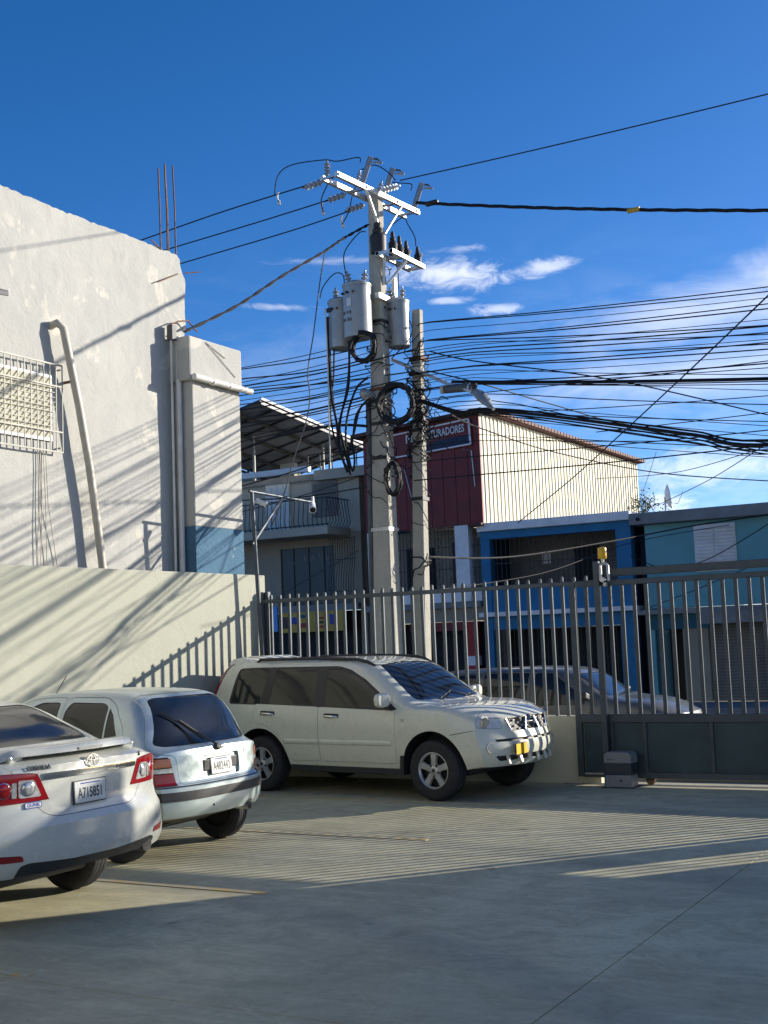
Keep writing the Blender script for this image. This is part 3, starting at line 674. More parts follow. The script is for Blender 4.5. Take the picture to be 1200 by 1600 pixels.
MB().add([v-o_ for v in q]+[v-o_+Vector((0, .05, 0)) for v in q], [(0, 1, 2, 3), (7, 6, 5, 4), (0, 4, 5, 1), (1, 5, 6, 2), (2, 6, 7, 3), (3, 7, 4, 0)]).build('board', 'redmetal', sb)
fr_ = MB()
for i in range(4): fr_.bar(q[i]-o_, q[(i+1) % 4]-o_, .04, .06, up=(0, -1, 0))
fr_.build('frame', 'whitepaint', sb)
lb = [Vector((-5.8, 15.885, 6.99)), Vector((-4.24, 15.885, 7.09)), Vector((-4.24, 15.885, 7.33)), Vector((-5.8, 15.885, 7.22))]
MB().add([v-o_ for v in lb]+[v-o_+Vector((0, .01, 0)) for v in lb], [(0, 1, 2, 3), (7, 6, 5, 4), (0, 4, 5, 1), (1, 5, 6, 2), (2, 6, 7, 3), (3, 7, 4, 0)]).build('lower_panel', 'bluedark', sb)
text('lettering', 'TRITURADORES', .3, 'poster', frame_mtx((.78, -.03, .27), (1, 0, .075), (0, 0, 1)), sb, .004, .62, .006)
text('lettering', 'N', .34, 'poster', frame_mtx((-.28, -.03, .2), (1, 0, .075), (0, 0, 1)), sb, .004, .9, .006)
for px in ((655, 775), (700, 690)): pass
for x in (-4.5, -6.6): MB().bar((x-o_.x, .04, 0), (x-o_.x, .1, .0), .05).build('sign_bracket', 'steel', sb)
MB().tube([wy(722, 702, 15.9)-o_, wy(736, 704, 15.9)-o_, wy(742, 760, 15.95)-o_], .015, 4).build('sign_stay', 'steel', sb)
MB().tube([wy(610, 716, 15.9)-o_, wy(632, 735, 15.9)-o_, wy(648, 798, 15.95)-o_], .015, 4).build('sign_stay', 'steel', sb)

# pale house with balcony and roof canopy, left
h = House('pale_balcony_house', (-10.5, 19, 0), 'pale three storey house with iron balcony and dark roof canopy at left')
h.b('wall', 'lighthouse', -16, -8.55, 17.2, 17.4, 5.1, 6.95); h.b('wall', 'greyhouse', -16, -11.45, 17.2, 17.4, 2.9, 5.1); h.b('wall', 'greyhouse', -9.5, -8.55, 17.2, 17.4, 2.9, 5.1)
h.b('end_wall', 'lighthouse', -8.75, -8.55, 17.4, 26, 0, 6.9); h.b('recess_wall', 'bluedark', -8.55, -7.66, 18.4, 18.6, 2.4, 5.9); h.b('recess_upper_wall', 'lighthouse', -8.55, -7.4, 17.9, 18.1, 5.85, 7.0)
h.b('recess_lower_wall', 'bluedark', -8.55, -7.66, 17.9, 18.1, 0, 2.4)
h.b('floor_slab', 'greyslab', -16, -8.55, 16.9, 17.2, 2.75, 2.95)
h.b('balcony_slab', 'lighthouse', -16, -8.9, 15.9, 17.2, 4.95, 5.2, bevel=.02)
g = h.grille('balcony_rail', -16, -8.92, 15.95, 5.2, 6.05, .16, 'iron', .014, (6.03, 5.25), bow=.07)
g2 = MB()
for k in range(8): y = 15.95+.16*k; g2.tube([(-8.92, y, 6.05), (-8.86, y, 5.6), (-8.82, y, 5.35), (-8.92, y, 5.2)], .014, 4)
g2.bar((-8.92, 15.95, 6.03), (-8.92, 17.2, 6.03), .03); h.mb('balcony_side_rail', 'iron', g2)
h.b('window_lintel', 'greyhouse', -11.45, -9.5, 17.2, 17.4, 4.72, 5.1)
w = h.b('shop_window', 'shopglass', -11.45, -9.5, 17.25, 17.3, 2.95, 4.72)
rr = random.Random(31)
for k in range(22):
    if k in (7, 8, 15): continue
    big = k > 8; x = -11.3+.078*k; hh = rr.uniform(.12, .3) if big else rr.uniform(.1, .16)
    MB().box(x, x+rr.uniform(.018, .045), 17.238, 17.248, 4.28-(.0 if big else .06), 4.28+hh-(.0 if big else .06)).build('lettering_stroke', 'greyslab', w)
for k in range(3): MB().box(-11.0+.55*k, -10.97+.55*k, 17.235, 17.25, 2.95, 4.72).build('mullion', 'dark', w)
g3 = MB()
for k in range(11):
    x = -9.45+.085*k; g3.tube([(x, 16.9, 4.9), (x+.015*math.sin(k), 16.9, 4.2), (x, 16.78, 3.75), (x, 16.74, 3.4), (x, 16.9, 3.2), (x, 16.9, 2.95)], .011, 4)
for z in (4.88, 4.25, 3.3, 2.97): g3.bar((-9.5, 16.88, z), (-8.58, 16.88, z), .02)
h.mb('curved_grille', 'iron', g3)
# panelled door and window on the balcony
w = h.b('balcony_door', 'louver', -11.9, -11.0, 17.14, 17.198, 5.2, 6.75)
for k in range(4): MB().box(-11.86+.215*k, -11.68+.215*k, 17.12, 17.141, 5.25, 6.7).build('panel', 'poster', w)
w = h.b('louvred_window', 'greyslab', -10.2, -9.3, 17.15, 17.198, 5.6, 6.7)
for k in range(12): MB().bar((-10.15, 17.13, 5.66+.085*k), (-9.35, 17.13, 5.66+.085*k), .07, .012, up=(0, -.8, 1)).build('louver', 'grille', w)
# parapet, roof terrace and canopy
h.b('parapet', 'lighthouse', -9.95, -7.5, 16.9, 17.1, 6.7, 7.0); h.b('parapet', 'whitepaint', -16, -9.95, 16.6, 16.8, 6.95, 7.12); h.b('terrace_floor', 'greyslab', -16, -7.5, 17.11, 26, 6.75, 6.94)
h.b('terrace_wall', 'dimwall', -16, -12.9, 20.5, 20.7, 6.94, 7.6); h.b('terrace_wall', 'lighthouse', -12.85, -12.3, 19.4, 19.6, 6.94, 7.75)
cz = lambda x, y: 8.36+.216*(x+10.5)-.11*(y-20.67)
cA, cB = Vector((-14.2, 15.0, cz(-14.2, 15.0))), Vector((-10.5, 15.0, cz(-10.5, 15.0))); cC, cD = Vector((-10.5, 21.2, cz(-10.5, 21.2))), Vector((-14.2, 21.2, cz(-14.2, 21.2)))
cp2 = MB()
def cnp(u, v): a = cA.lerp(cB, u); b = cD.lerp(cC, u); p = a.lerp(b, v); return (p.x, p.y, p.z)
cp2.grid(cnp, 30, 2); cn = h.mb('canopy_sheet', 'canopy', cp2)
md = cn.modifiers.new('thick', 'SOLIDIFY'); md.thickness = .03
for k in range(8):
    v = k/7; h.mb('purlin', 'darksteel', MB().bar(Vector(cnp(0, v))-Vector((0, 0, .05)), Vector(cnp(1, v))-Vector((0, 0, .05)), .05, .07))
for k in range(5):
    u = k/4; h.mb('rafter', 'darksteel', MB().bar(Vector(cnp(u, 0))-Vector((0, 0, .11)), Vector(cnp(u, 1))-Vector((0, 0, .11)), .06, .08))
h.mb('canopy_edge', 'whitepaint', MB().bar(Vector(cnp(1, 0))+Vector((.03, 0, .02)), Vector(cnp(1, 1))+Vector((.03, 0, .02)), .03, .07))
for px, y0 in ((397, 16.9), (505, 19.4), (515, 20.6)):
    p = wy(px, 720, y0); h.mb('canopy_post', 'grille', MB().tube([(p.x, y0, 6.9), (p.x, y0, cz(p.x, y0)-.1)], .045, 6))
g4 = MB()
for z in (7.25, 7.5): g4.tube([(-10.2, 17, z), (-7.6, 17, z)], .02, 5)
for k in range(7): g4.tube([(-10.2+.43*k, 17, 6.95), (-10.2+.43*k, 17, 7.5)], .018, 5)
h.mb('terrace_rail', 'darksteel', g4)
# ground floor shop
h.b('shop_interior', 'dark', -16, -8.6, 17.6, 17.7, .03, 2.75)
h.b('shop_panel', 'shopyellow', -11.3, -9.0, 16.86, 16.9, 2.15, 2.75); h.b('shop_panel', 'shopblue', -11.75, -11.4, 16.85, 16.9, 2.2, 2.95)
for k, (x, z, ww, hh, mm_) in enumerate(((-11.15, 2.45, .3, .35, 'wood'), (-10.75, 2.5, .3, .2, 'inkblue'), (-10.45, 2.62, .28, .1, 'tealdark'), (-10.42, 2.35, .28, .14, 'shopred'), (-9.85, 2.55, .22, .06, 'shopred'), (-9.85, 2.42, .22, .06, 'ink'), (-9.85, 2.29, .22, .06, 'shopred'), (-9.4, 2.5, .24, .3, 'inkblue'))):
    h.b('shop_print', mm_, x-ww/2, x+ww/2, 16.845, 16.861, z-hh/2, z+hh/2)
pst = h.b('poster', 'poster', -8.5, -7.95, 17.85, 17.898, 1.7, 2.35); MB().box(-8.35, -8.12, 17.84, 17.852, 1.95, 2.25).build('poster_print', 'greyslab', pst); MB().box(-8.45, -8.0, 17.84, 17.853, 1.78, 1.86).build('poster_text', 'ink', pst)

# ------------------------------------------------------------------ cars
from mathutils.bvhtree import BVHTree
def itp(keys, x):
    n = len(keys)
    if x <= keys[0][0]: return keys[0][1]
    if x >= keys[-1][0]: return keys[-1][1]
    d = [(keys[i+1][1]-keys[i][1])/(keys[i+1][0]-keys[i][0]) for i in range(n-1)]
    m = [d[0]] + [0 if d[i-1]*d[i] <= 0 else 2*d[i-1]*d[i]/(d[i-1]+d[i]) for i in range(1, n-1)] + [d[-1]]
    for i in range(n-1):
        if x <= keys[i+1][0]:
            h = keys[i+1][0]-keys[i][0]; t = (x-keys[i][0])/h
            return (2*t**3-3*t*t+1)*keys[i][1] + (t**3-2*t*t+t)*h*m[i] + (-2*t**3+3*t*t)*keys[i+1][1] + (t**3-t*t)*h*m[i+1]
def sstep(a, b, x):
    t = max(0, min(1, (x-a)/(b-a))); return t*t*(3-2*t)
class Hull:
    """closed car shell: rings along x, closed by gridded caps, then bowed in plan and profile at both ends"""
    def __init__(s, sp, off=0.):
        x0, x1 = sp['x']; N = sp.get('n_st', 64)
        xs = [x0+(x1-x0)*(.5-.5*math.cos(math.pi*(i/N)))*.35 + (x1-x0)*(i/N)*.65 for i in range(N+1)]
        chains = []
        for x in xs:
            zb, zs, zt, w, tum, n = (itp(sp[k], x) for k in ('zb', 'zs', 'zt', 'w', 'tum', 'n'))
            c = [(0, zb), (w*.45, zb+.004), (w*.8, zb+.008)]
            for k in range(11):
                t = k/10; z = zb+.015+(zs-zb-.015)*t
                c.append((w*(1-sp.get('tuck', .10)*(1-t)**4-.012*(1-t)-.02*max(0, t-.75)*4*max(0, t-.75)*4), z))
            wq = c[-1][0]; h = zt-zs
            for k in range(1, 17):
                th = math.pi/2*k/16; cy = max(0, math.cos(th)); sy = math.sin(th)
                y = wq*cy**(2/n); z = zs+h*sy**(2/(n*.8))
                y -= tum*(z-zs)*(y/wq)
                c.append((y if k < 16 else 0, z))
            chains.append((x, w, c))
        J = len(chains[0][2])-1; vs = []; idx = {}
        def put(key, p, w): idx[key] = len(vs); vs.append([*p, w])
        for i, (x, w, c) in enumerate(chains):
            for j, (y, z) in enumerate(c):
                if j in (0, J): put((i, j, 0), (x, 0, z), w); idx[(i, j, 1)] = idx[(i, j, -1)] = idx[(i, j, 0)]
                else:
                    for sg in (1, -1): put((i, j, sg), (x, sg*y, z), w)
        fs = []
        for i in range(N):
            for j in range(J):
                for sg in (1, -1):
                    q = [idx[(i, j, sg)], idx[(i+1, j, sg)], idx[(i+1, j+1, sg)], idx[(i, j+1, sg)]]
                    q2 = []
                    for a in q:
                        if a not in q2: q2.append(a)
                    fs.append(q2 if sg > 0 else q2[::-1])
        NC = 17
        for i, flip in ((0, 1), (N, -1)):
            x, w, c = chains[i]; rows = {}
            for j in range(1, J):
                row = [idx[(i, j, -1)]]
                for k in range(1, NC):
                    t = -1+2*k/NC; put(('c', i, j, k), (x, c[j][0]*t, c[j][1]), w); row.append(idx[('c', i, j, k)])
                row.append(idx[(i, j, 1)]); rows[j] = row
            for j in range(1, J-1):
                for k in range(NC):
                    q = [rows[j][k], rows[j][k+1], rows[j+1][k+1], rows[j+1][k]]; fs.append(q if flip < 0 else q[::-1])
            for j, jj in ((1, 0), (J-1, J)):
                for k in range(NC):
                    q = [rows[j][k], rows[j][k+1], idx[(i, jj, 0)]]; fs.append(q)
        out = []
        for x, y, z, w in vs:
            gr = 1-sstep(x0, x0+sp['bl'][0], x); gf = sstep(x1-sp['bl'][1], x1, x); q = abs(y)/w
            zz = z; fl = sp.get('flare', 0)*gr*(1-sstep(.42, .8, z)); y *= 1+fl; q = min(q, 1)
            dx = gr*(sp['br']*q**sp.get('pr', 3)) - gf*(sp['bf']*q**sp.get('pf', 3))
            dx += (1-sstep(x0, x0+.45, x))*itp(sp['pr_z'], zz) - sstep(x1-.45, x1, x)*itp(sp['pf_z'], zz)
            wd = 1 - sp.get('nr', .05)*gr**2 - .06*gf**2
            out.append((x+dx, y*wd, z))
        me = bpy.data.meshes.new('hull'); me.from_pydata(out, [], fs)
        bm = bmesh.new(); bm.from_mesh(me)
        bmesh.ops.remove_doubles(bm, verts=bm.verts, dist=1e-5); bmesh.ops.recalc_face_normals(bm, faces=bm.faces)
        bmesh.ops.triangulate(bm, faces=[f for f in bm.faces if len(f.verts) > 4])
        bm.to_mesh(me); s.tree = BVHTree.FromBMesh(bm); bm.free(); s.me = me; s.cache = {}
    def shifted(s, off):
        if abs(off) < 1e-6: return s.me
        if off not in s.cache:
            me = s.me.copy(); nn = [v.normal.copy() for v in me.vertices]
            for v, n in zip(me.vertices, nn): v.co += n*off
            s.cache[off] = me
        return s.cache[off]
    def hit(s, o, d):
        r = s.tree.ray_cast(Vector(o), Vector(d).normalized()); return r[0], r[1]
    def rear(s, y, z): return s.hit((-6, y, z), (1, 0, 0))[0].x
    def front(s, y, z): return s.hit((6, y, z), (-1, 0, 0))[0].x
    def side(s, x, z, sg): return s.hit((x, sg*4, z), (0, -sg, 0))[0].y
    def top(s, x, y): return s.hit((x, y, 5), (0, 0, -1))[0].z
_tmp = []
def boolean(me, cutters, op):
    if not cutters: return me.copy()
    o = bpy.data.objects.new('tmp', me); col.objects.link(o); cs = []
    for c in cutters:
        q = bpy.data.objects.new('tmpc', c); col.objects.link(q); cs.append(q)
        md = o.modifiers.new('b', 'BOOLEAN'); md.operation = op; md.object = q
        try: md.solver = 'MANIFOLD'
        except Exception: md.solver = 'EXACT'
    bpy.context.view_layer.update()
    r = bpy.data.meshes.new_from_object(o.evaluated_get(bpy.context.evaluated_depsgraph_get()))
    for q in cs+[o]: bpy.data.objects.remove(q)
    return r
def area2(p): return sum(p[i][0]*p[(i+1) % len(p)][1]-p[(i+1) % len(p)][0]*p[i][1] for i in range(len(p)))
def shrink(poly, g):
    if abs(g) < 1e-6: return poly
    p = poly if area2(poly) > 0 else poly[::-1]; n = len(p); out = []
    for i in range(n):
        a, b, c = Vector(p[i-1]), Vector(p[i]), Vector(p[(i+1) % n])
        u, v = (b-a).normalized(), (c-b).normalized(); n1, n2 = Vector((-u.y, u.x)), Vector((-v.y, v.x))
        k = max(.4, 1+n1.dot(n2)); out.append(tuple(b+(n1+n2)*(g/k)))
    return out
def rpoly(poly, r, n=4):
    out = []; N = len(poly)
    for i in range(N):
        a, b, c = Vector(poly[i-1]), Vector(poly[i]), Vector(poly[(i+1) % N])
        u, v = a-b, c-b; k = min(r, u.length*.42, v.length*.42)
        p, q = b+u.normalized()*k, b+v.normalized()*k
        for t in range(n+1):
            s = t/n; out.append(tuple(p*(1-s)**2+b*2*s*(1-s)+q*s*s))
    return out
def cyl_cut(x, z, r, y0, y1, n=40): return MB().prism([(x+r*math.cos(2*math.pi*k/n), z+r*math.sin(2*math.pi*k/n)) for k in range(n)], 'y', y0, y1).mesh('cut', 'trim')
class Car:
    def __init__(s, name, spec, paint, loc, ang, label, cat='car', group=None):
        s.root = empty(name, (loc[0], loc[1], 0), R(ang), label=label, cat=cat, group=group)
        s.h = Hull(spec); s.paint = paint; s.cuts = []; s.arch = []
    def prism(s, poly, axis, rng, gap=0.): return MB().prism(shrink(poly, gap), axis, *rng).mesh('cut', 'trim')
    def finish_mesh(s, me, mats, ang=28):
        me.materials.clear()
        for x in mats: me.materials.append(M[x])
        for p in me.polygons: p.use_smooth = True; p.material_index = 0
        me.set_sharp_from_angle(angle=R(ang)); return me
    def piece(s, name, poly, axis, rng, m, gap=0., off=0., holes=(), parent=None, cut=True, arch=False, label=None):
        me = boolean(s.h.shifted(off), [s.prism(poly, axis, rng, gap)], 'INTERSECT')
        sub = [s.prism(*q) for q in holes] + (s.arch if arch else [])
        if sub: me = boolean(me, sub, 'DIFFERENCE')
        if cut: s.cuts.append(s.prism(poly, axis, rng))
        return link_mesh(name, s.finish_mesh(me, [m]), parent or s.root, **({'label': label} if label else {}))
    def body(s, extra=(), name='body'):
        me = boolean(s.h.me, s.cuts+s.arch+list(extra), 'DIFFERENCE'); s.finish_mesh(me, [s.paint, 'trim'])
        for p in me.polygons:
            c = p.center
            for (ax, az, ar) in s.wells:
                d_ = math.hypot(c.x-ax, c.z-az)
                if d_ < ar+.003 and abs(c.y) < s.win and ((abs(p.normal.y) > .9 and abs(c.y) < s.yin+.03) or (d_ > ar-.02 and abs(p.normal.y) < .5)): p.material_index = 1
            if p.normal.z < -.85 and c.z < .36: p.material_index = 1
        return link_mesh(name, me, s.root)
    def set_wells(s, wells, y_in, win):
        s.wells = wells; s.win = win; s.yin = y_in
        for x, z, r in wells:
            for sg in (1, -1): s.arch.append(cyl_cut(x, z, r, sg*y_in, sg*1.3))
    def wheel(s, x, y, r, width, rim, sg, style=5):
        w = empty('wheel', (x, y, r)); w.parent = s.root; w.rotation_euler = (0, 0, 0 if sg > 0 else math.pi)
        if 'tyre_me' not in s.__dict__:
            hw = width/2
            prof = [(rim*.93, -hw*.8), (rim, -hw*.92), (rim+(r-rim)*.5, -hw*1.03), (r-.03, -hw*.95), (r-.008, -hw*.78), (r, -hw*.6)]
            for t in (-.45, -.4, -.37, -.1, -.07, -.04, .04, .07, .1, .37, .4, .45):
                prof.append((r-(.009 if abs(t) in (.4, .07) else 0), hw*t))
            prof += [(r, hw*.6), (r-.008, hw*.78), (r-.03, hw*.95), (rim+(r-rim)*.5, hw*1.03), (rim, hw*.92), (rim*.93, hw*.8)]
            s.tyre_me = MB().lathe(prof, (0, 0, 0), (0, 1, 0), 40, cap=False).mesh('tyre', 'tyre', 30)
            s.disc_me = MB().lathe([(rim*.3, hw*.1), (rim*.94, hw*.05), (rim*.94, -hw*.5)], (0, 0, 0), (0, 1, 0), 28, cap=True).mesh('brake', 'black', 30)
            m = MB().lathe([(rim*.98, hw*.5), (rim*1.0, hw*.86), (rim*.95, hw*.9), (rim*.88, hw*.72), (rim*.9, hw*.4)], (0, 0, 0), (0, 1, 0), 40, cap=False)
            for k in range(style):
                a = math.pi/2+2*math.pi*k/style; ca, sa = math.cos(a), math.sin(a); px, pz = -sa, ca
                q = []
                for rr, ww, yy in ((rim*.12, .05*rim/.2, .74), (rim*.5, .034*rim/.2, .78), (rim*.92, .046*rim/.2, .74)):
                    for t in (-1, 1): q += [(ca*rr+px*ww*t, hw*(yy-.24), sa*rr+pz*ww*t), (ca*rr+px*ww*t*.78, hw*yy, sa*rr+pz*ww*t*.78)]
                f = []
                for b in (0, 4): f += [(b, b+4, b+5, b+1), (b+1, b+5, b+7, b+3), (b+3, b+7, b+6, b+2)]
                m.add(q, f)
            m.lathe([(rim*.3, hw*.5), (rim*.3, hw*.7), (rim*.24, hw*.8), (rim*.1, hw*.84)], (0, 0, 0), (0, 1, 0), 24)
            s.rim_me = m.mesh('rim', 'silver', 35)
            nb = MB()
            for k in range(5):
                a = math.pi/2+2*math.pi*(k+.5)/5; nb.lathe([(.012, hw*.6), (.012, hw*.82)], (rim*.3*math.cos(a), 0, rim*.3*math.sin(a)), (0, 1, 0), 8)
            nb.lathe([(rim*.1, hw*.8), (rim*.09, hw*.87)], (0, 0, 0), (0, 1, 0), 12)
            s.nut_me = nb.mesh('wheel_bolts', 'darksteel', 40)
        for n, me in (('tyre', s.tyre_me), ('brake', s.disc_me), ('rim', s.rim_me), ('wheel_bolts', s.nut_me)): link_mesh(n, me, w)
        return w
def plate(parent, org, right, up, txt, m='plate', w=.305, h=.152, fs=.085, ink='ink', xs=.8, frame='trim', name='licence_plate', top=True):
    mt = frame_mtx(org, right, up)
    f = MB().box(-w/2-.008, w/2+.008, -h/2-.008, h/2+.008, -.012, 0); f.v = [tuple(mt @ Vector(v)) for v in f.v]; fo = f.build(name, frame, parent)
    p = MB().box(-w/2, w/2, -h/2, h/2, -.004, .004); p.v = [tuple(mt @ Vector(v)) for v in p.v]; p.build('plate_face', m, fo)
    if txt: text('plate_number', txt, fs, ink, mt @ Matrix.Translation((0, -.012, .0045)), fo, .0006, xs, .0015)
    if top:
        t = MB().box(-w*.32, w*.32, h*.36, h*.42, .004, .0048); t.v = [tuple(mt @ Vector(v)) for v in t.v]; t.build('plate_heading', 'inkblue', fo)
    return fo
LS, RS = (.3, 1.4), (-1.4, -.3)

# ---- white sport utility vehicle nose to the right, beside the fence
def make_suv():
    sp = dict(x=(-2.27, 2.25), n_st=76,
        zb=[(-2.27, .40), (-1.9, .33), (-1.2, .30), (1.2, .30), (1.8, .33), (2.25, .37)],
        zs=[(-2.27, .93), (-1.5, 1.0), (0, .99), (.9, .98), (1.6, .95), (2.25, .86)],
        zt=[(-2.27, 1.14), (-2.24, 1.27), (-2.14, 1.47), (-2.02, 1.6), (-1.87, 1.63), (-1.0, 1.645), (-.3, 1.64), (.15, 1.605), (.38, 1.55), (.7, 1.35), (1.0, 1.14), (1.12, 1.10), (1.5, 1.085), (1.95, 1.02), (2.15, .965), (2.25, .92)],
        w=[(-2.27, .85), (-1.6, .88), (0, .885), (1.4, .885), (2.0, .865), (2.25, .84)],
        tum=[(-2.27, .1), (-1.9, .2), (-1, .26), (.2, .26), (.9, .3), (1.3, .1), (2.25, .1)],
        n=[(-2.27, 8), (-1.8, 8.5), (0, 8), (.6, 6), (1.1, 4), (1.7, 4.5), (2.25, 5)],
        bl=(.7, .95), br=.05, nr=.03, bf=.30, pf=2.6,
        pr_z=[(.4, .02), (.6, 0), (1.1, .02), (1.6, 0)],
        pf_z=[(.36, .10), (.45, .03), (.58, 0), (.7, .02), (.8, .05), (.92, .08), (1.1, .08)])
    c = Car('sport_utility_vehicle', sp, 'suv', (2.386, -.923), -7.95, 'ivory white sport utility vehicle with roof rails parked along the bar fence')
    c.set_wells([(1.3125, .36, .43), (-1.3125, .36, .43)], .52, .872)
    h = c.h
    band = [(-1.87, 1.095), (-1.755, 1.54), (-1.5, 1.548), (-.15, 1.545), (.05, 1.50), (.32, 1.375), (.83, 1.03), (.78, 1.02), (-.4, 1.055)]
    band = rpoly(band, .05, 3)
    quarter = rpoly([(-1.815, 1.115), (-1.725, 1.525), (-1.235, 1.532), (-1.325, 1.09)], .035, 3)
    rwin = rpoly([(-1.18, 1.086), (-1.125, 1.53), (-.455, 1.525), (-.455, 1.075)], .02, 2)
    fwin = rpoly([(-.285, 1.068), (-.31, 1.52), (-.09, 1.515), (.05, 1.47), (.31, 1.345), (.62, 1.10), (.62, 1.05)], .02, 2)
    fdoor = rpoly([(-.374, .42), (-.374, 1.062), (.80, 1.018), (.815, .9), (.79, .42), (.74, .40), (-.33, .40)], .04, 3)
    rdoor = rpoly([(-.374, .42), (-.374, 1.062), (-1.405, 1.098), (-1.43, .98), (-1.40, .86), (-1.2, .83), (-.95, .66), (-.87, .44), (-.83, .40), (-.41, .40)], .04, 3)
    for sg, rg in ((-1, RS), (1, LS)):
        b = c.piece('window_band', band, 'y', rg, 'trim', .0, -.003, [(q, 'y', rg) for q in (quarter, rwin, fwin)])
        for q in (quarter, rwin, fwin): c.piece('window', q, 'y', rg, 'glassgrey', .0, -.005, parent=b, cut=False)
        for nm, dr, hx, hz in (('front', fdoor, -.158, .948), ('rear', rdoor, -1.178, .974)):
            d = c.piece('door', dr, 'y', rg, 'suv', .004, arch=True)
            y = h.side(hx, hz, sg)
            MB().prism(rpoly([(hx-.12, hz-.035), (hx-.12, hz+.035), (hx+.12, hz+.028), (hx+.12, hz-.04)], .03, 3), 'y', y-.012*sg, y+.003*sg).build('handle_recess', 'trim', d, bevel=.003)
            MB().tube([(hx-.1, y+.002*sg, hz+.002), (hx-.07, y+.03*sg, hz), (hx+.07, y+.03*sg, hz-.004), (hx+.1, y+.002*sg, hz-.006)], .014, 8).build('handle', 'chrome', d, smooth=60)
            m0, m1 = ((-.365, .735) if nm == 'front' else (-.93, -.385))
            mb = MB()
            def mold(u, v):
                x = m0+(m1-m0)*u; z = .605+.062*v; return (x, h.side(x, z, sg)+sg*.018*math.sin(math.pi*min(max(v*1.0, .0), 1))**.4*(1 if 0 < u < 1 else .2), z)
            mb.grid(mold, 16, 6); mb.build('side_moulding', 'suv', d, smooth=60)
        MB().prism([(.85, .28), (.905, .28), (.92, .50), (.865, .50)], 'y', sg*.70, sg*.872).build('mud_flap', 'black', c.root)
        y = h.side(.912, .905, sg); MB().box(.89, .94, min(y, y+.004*sg), max(y, y+.004*sg), .885, .922).build('side_badge', 'silver', c.root)
        MB().tube([(-1.55, sg*.60, h.top(-1.55, sg*.60)-.01), (-1.5, sg*.60, h.top(-1.5, sg*.6)+.03), (-.6, sg*.605, h.top(-.6, sg*.605)+.034), (.05, sg*.60, h.top(.05, sg*.6)+.032), (.22, sg*.595, h.top(.22, sg*.595)+.02), (.34, sg*.59, h.top(.34, sg*.59)-.01)], .021, 8).build('roof_rail', 'trim', c.root, smooth=50)
        # door mirror
        mm = MB(); cx, cy, cz = .70, sg*.985, 1.145
        def mir(u, v):
            a = 2*math.pi*u; t = -1+2*v; k = (1-abs(t)**3)**.4
            return (cx+.055*t+.02*k, cy+.125*k*math.copysign(abs(math.cos(a))**.6, math.cos(a)), cz+.082*k*math.copysign(abs(math.sin(a))**.6, math.sin(a)))
        mm.grid(mir, 24, 10); mo_ = mm.build('mirror', 'suv', c.root, smooth=60)
        MB().bar((.73, sg*.82, 1.06), (.70, sg*.93, 1.08), .06, .05).build('mirror_arm', 'trim', mo_)
        mg = MB().lathe([(.001, 0), (.07, 0)], (cx-.056, cy, cz), (-1, 0, 0), 16, cap=False); mg.build('mirror_glass', 'chrome', mo_)
        # headlamp and fog lamp
        hl = rpoly([(1.875, 1.015), (1.91, .82), (2.05, .80), (2.6, .79), (2.6, .92), (2.12, .965)], .03, 3)
        rg2 = (sg*.50, sg*1.4) if sg > 0 else (-1.4, -.50)
        hp = c.piece('headlamp', hl, 'y', rg2, 'headglass', .004, .002)
        ylim = (-.79, -.52) if sg < 0 else (.52, .79)
        y0 = h.side(1.975, .9, sg)
        MB().lathe([(.05, -.03), (.05, 0), (.035, .004), (.01, .006)], (1.965, y0-.004*sg, .905), (.5, sg, 0), 14).build('indicator', 'chrome', hp, smooth=40)
        x0 = h.front(sg*.67, .87); MB().lathe([(.045, 0), (.062, .012), (.058, .02)], (x0-.006, sg*.67, .868), (1, sg*.4, .05), 16).build('headlamp_reflector', 'lampwarm', hp, smooth=40)
        x0 = h.front(sg*.67, .595); MB().lathe([(.062, -.03), (.062, .012), (.05, .012), (.046, -.02)], (x0-.005, sg*.67, .595), (1, sg*.35, 0), 20, cap=False).build('fog_lamp', 'silver', c.root, smooth=40)
        MB().lathe([(.048, 0), (.03, .012), (.001, .015)], (x0-.02, sg*.67, .595), (1, sg*.35, 0), 16).build('fog_lens', 'clearlens', c.root, smooth=40)
        # tail lamp running up the rear pillar
        tl = rpoly([(-2.28, 1.63), (-1.94, 1.63), (-2.17, 1.10), (-2.5, 1.08)], .02, 2)
        c.piece('tail_lamp', tl, 'y', (.5, 1.4) if sg > 0 else (-1.4, -.5), 'redlens', .003, .008)
        tl2 = rpoly([(-2.09, 1.08), (-2.06, .72), (-2.6, .70), (-2.6, 1.08)], .02, 2)
        c.piece('lower_tail_lamp', tl2, 'y', (.62, 1.4) if sg > 0 else (-1.4, -.62), 'redlens', .003, .002)
    ws = rpoly([(-.665, 1.13), (-.60, 1.42), (-.55, 1.545), (0, 1.575), (.55, 1.545), (.60, 1.42), (.665, 1.13), (0, 1.105)], .05, 3)
    w_ = c.piece('windscreen', ws, 'x', (.2, 1.6), 'glass', 0., -.004)
    rw = rpoly([(-.60, 1.10), (-.52, 1.50), (.52, 1.50), (.60, 1.10)], .06, 3)
    c.piece('rear_window', rw, 'x', (-2.8, -1.75), 'glass', 0., -.004)
    for yy in (-.3, .25): 
        p = Vector((1.06, yy, h.top(1.06, yy)+.012)); q = Vector((.93, yy+.42, h.top(.93, min(.6, yy+.42))+.02)); MB().bar(p, q, .012, .012).build('wiper', 'trim', c.root)
    # hood shut line, bumper shut line
    grl = rpoly([(-.44, .90), (-.40, .765), (.40, .765), (.44, .90), (0, .925)], .03, 3)
    g = c.piece('grille', grl, 'x', (1.9, 2.6), 'trim', .003, -.018)
    xg = h.front(0, .84)
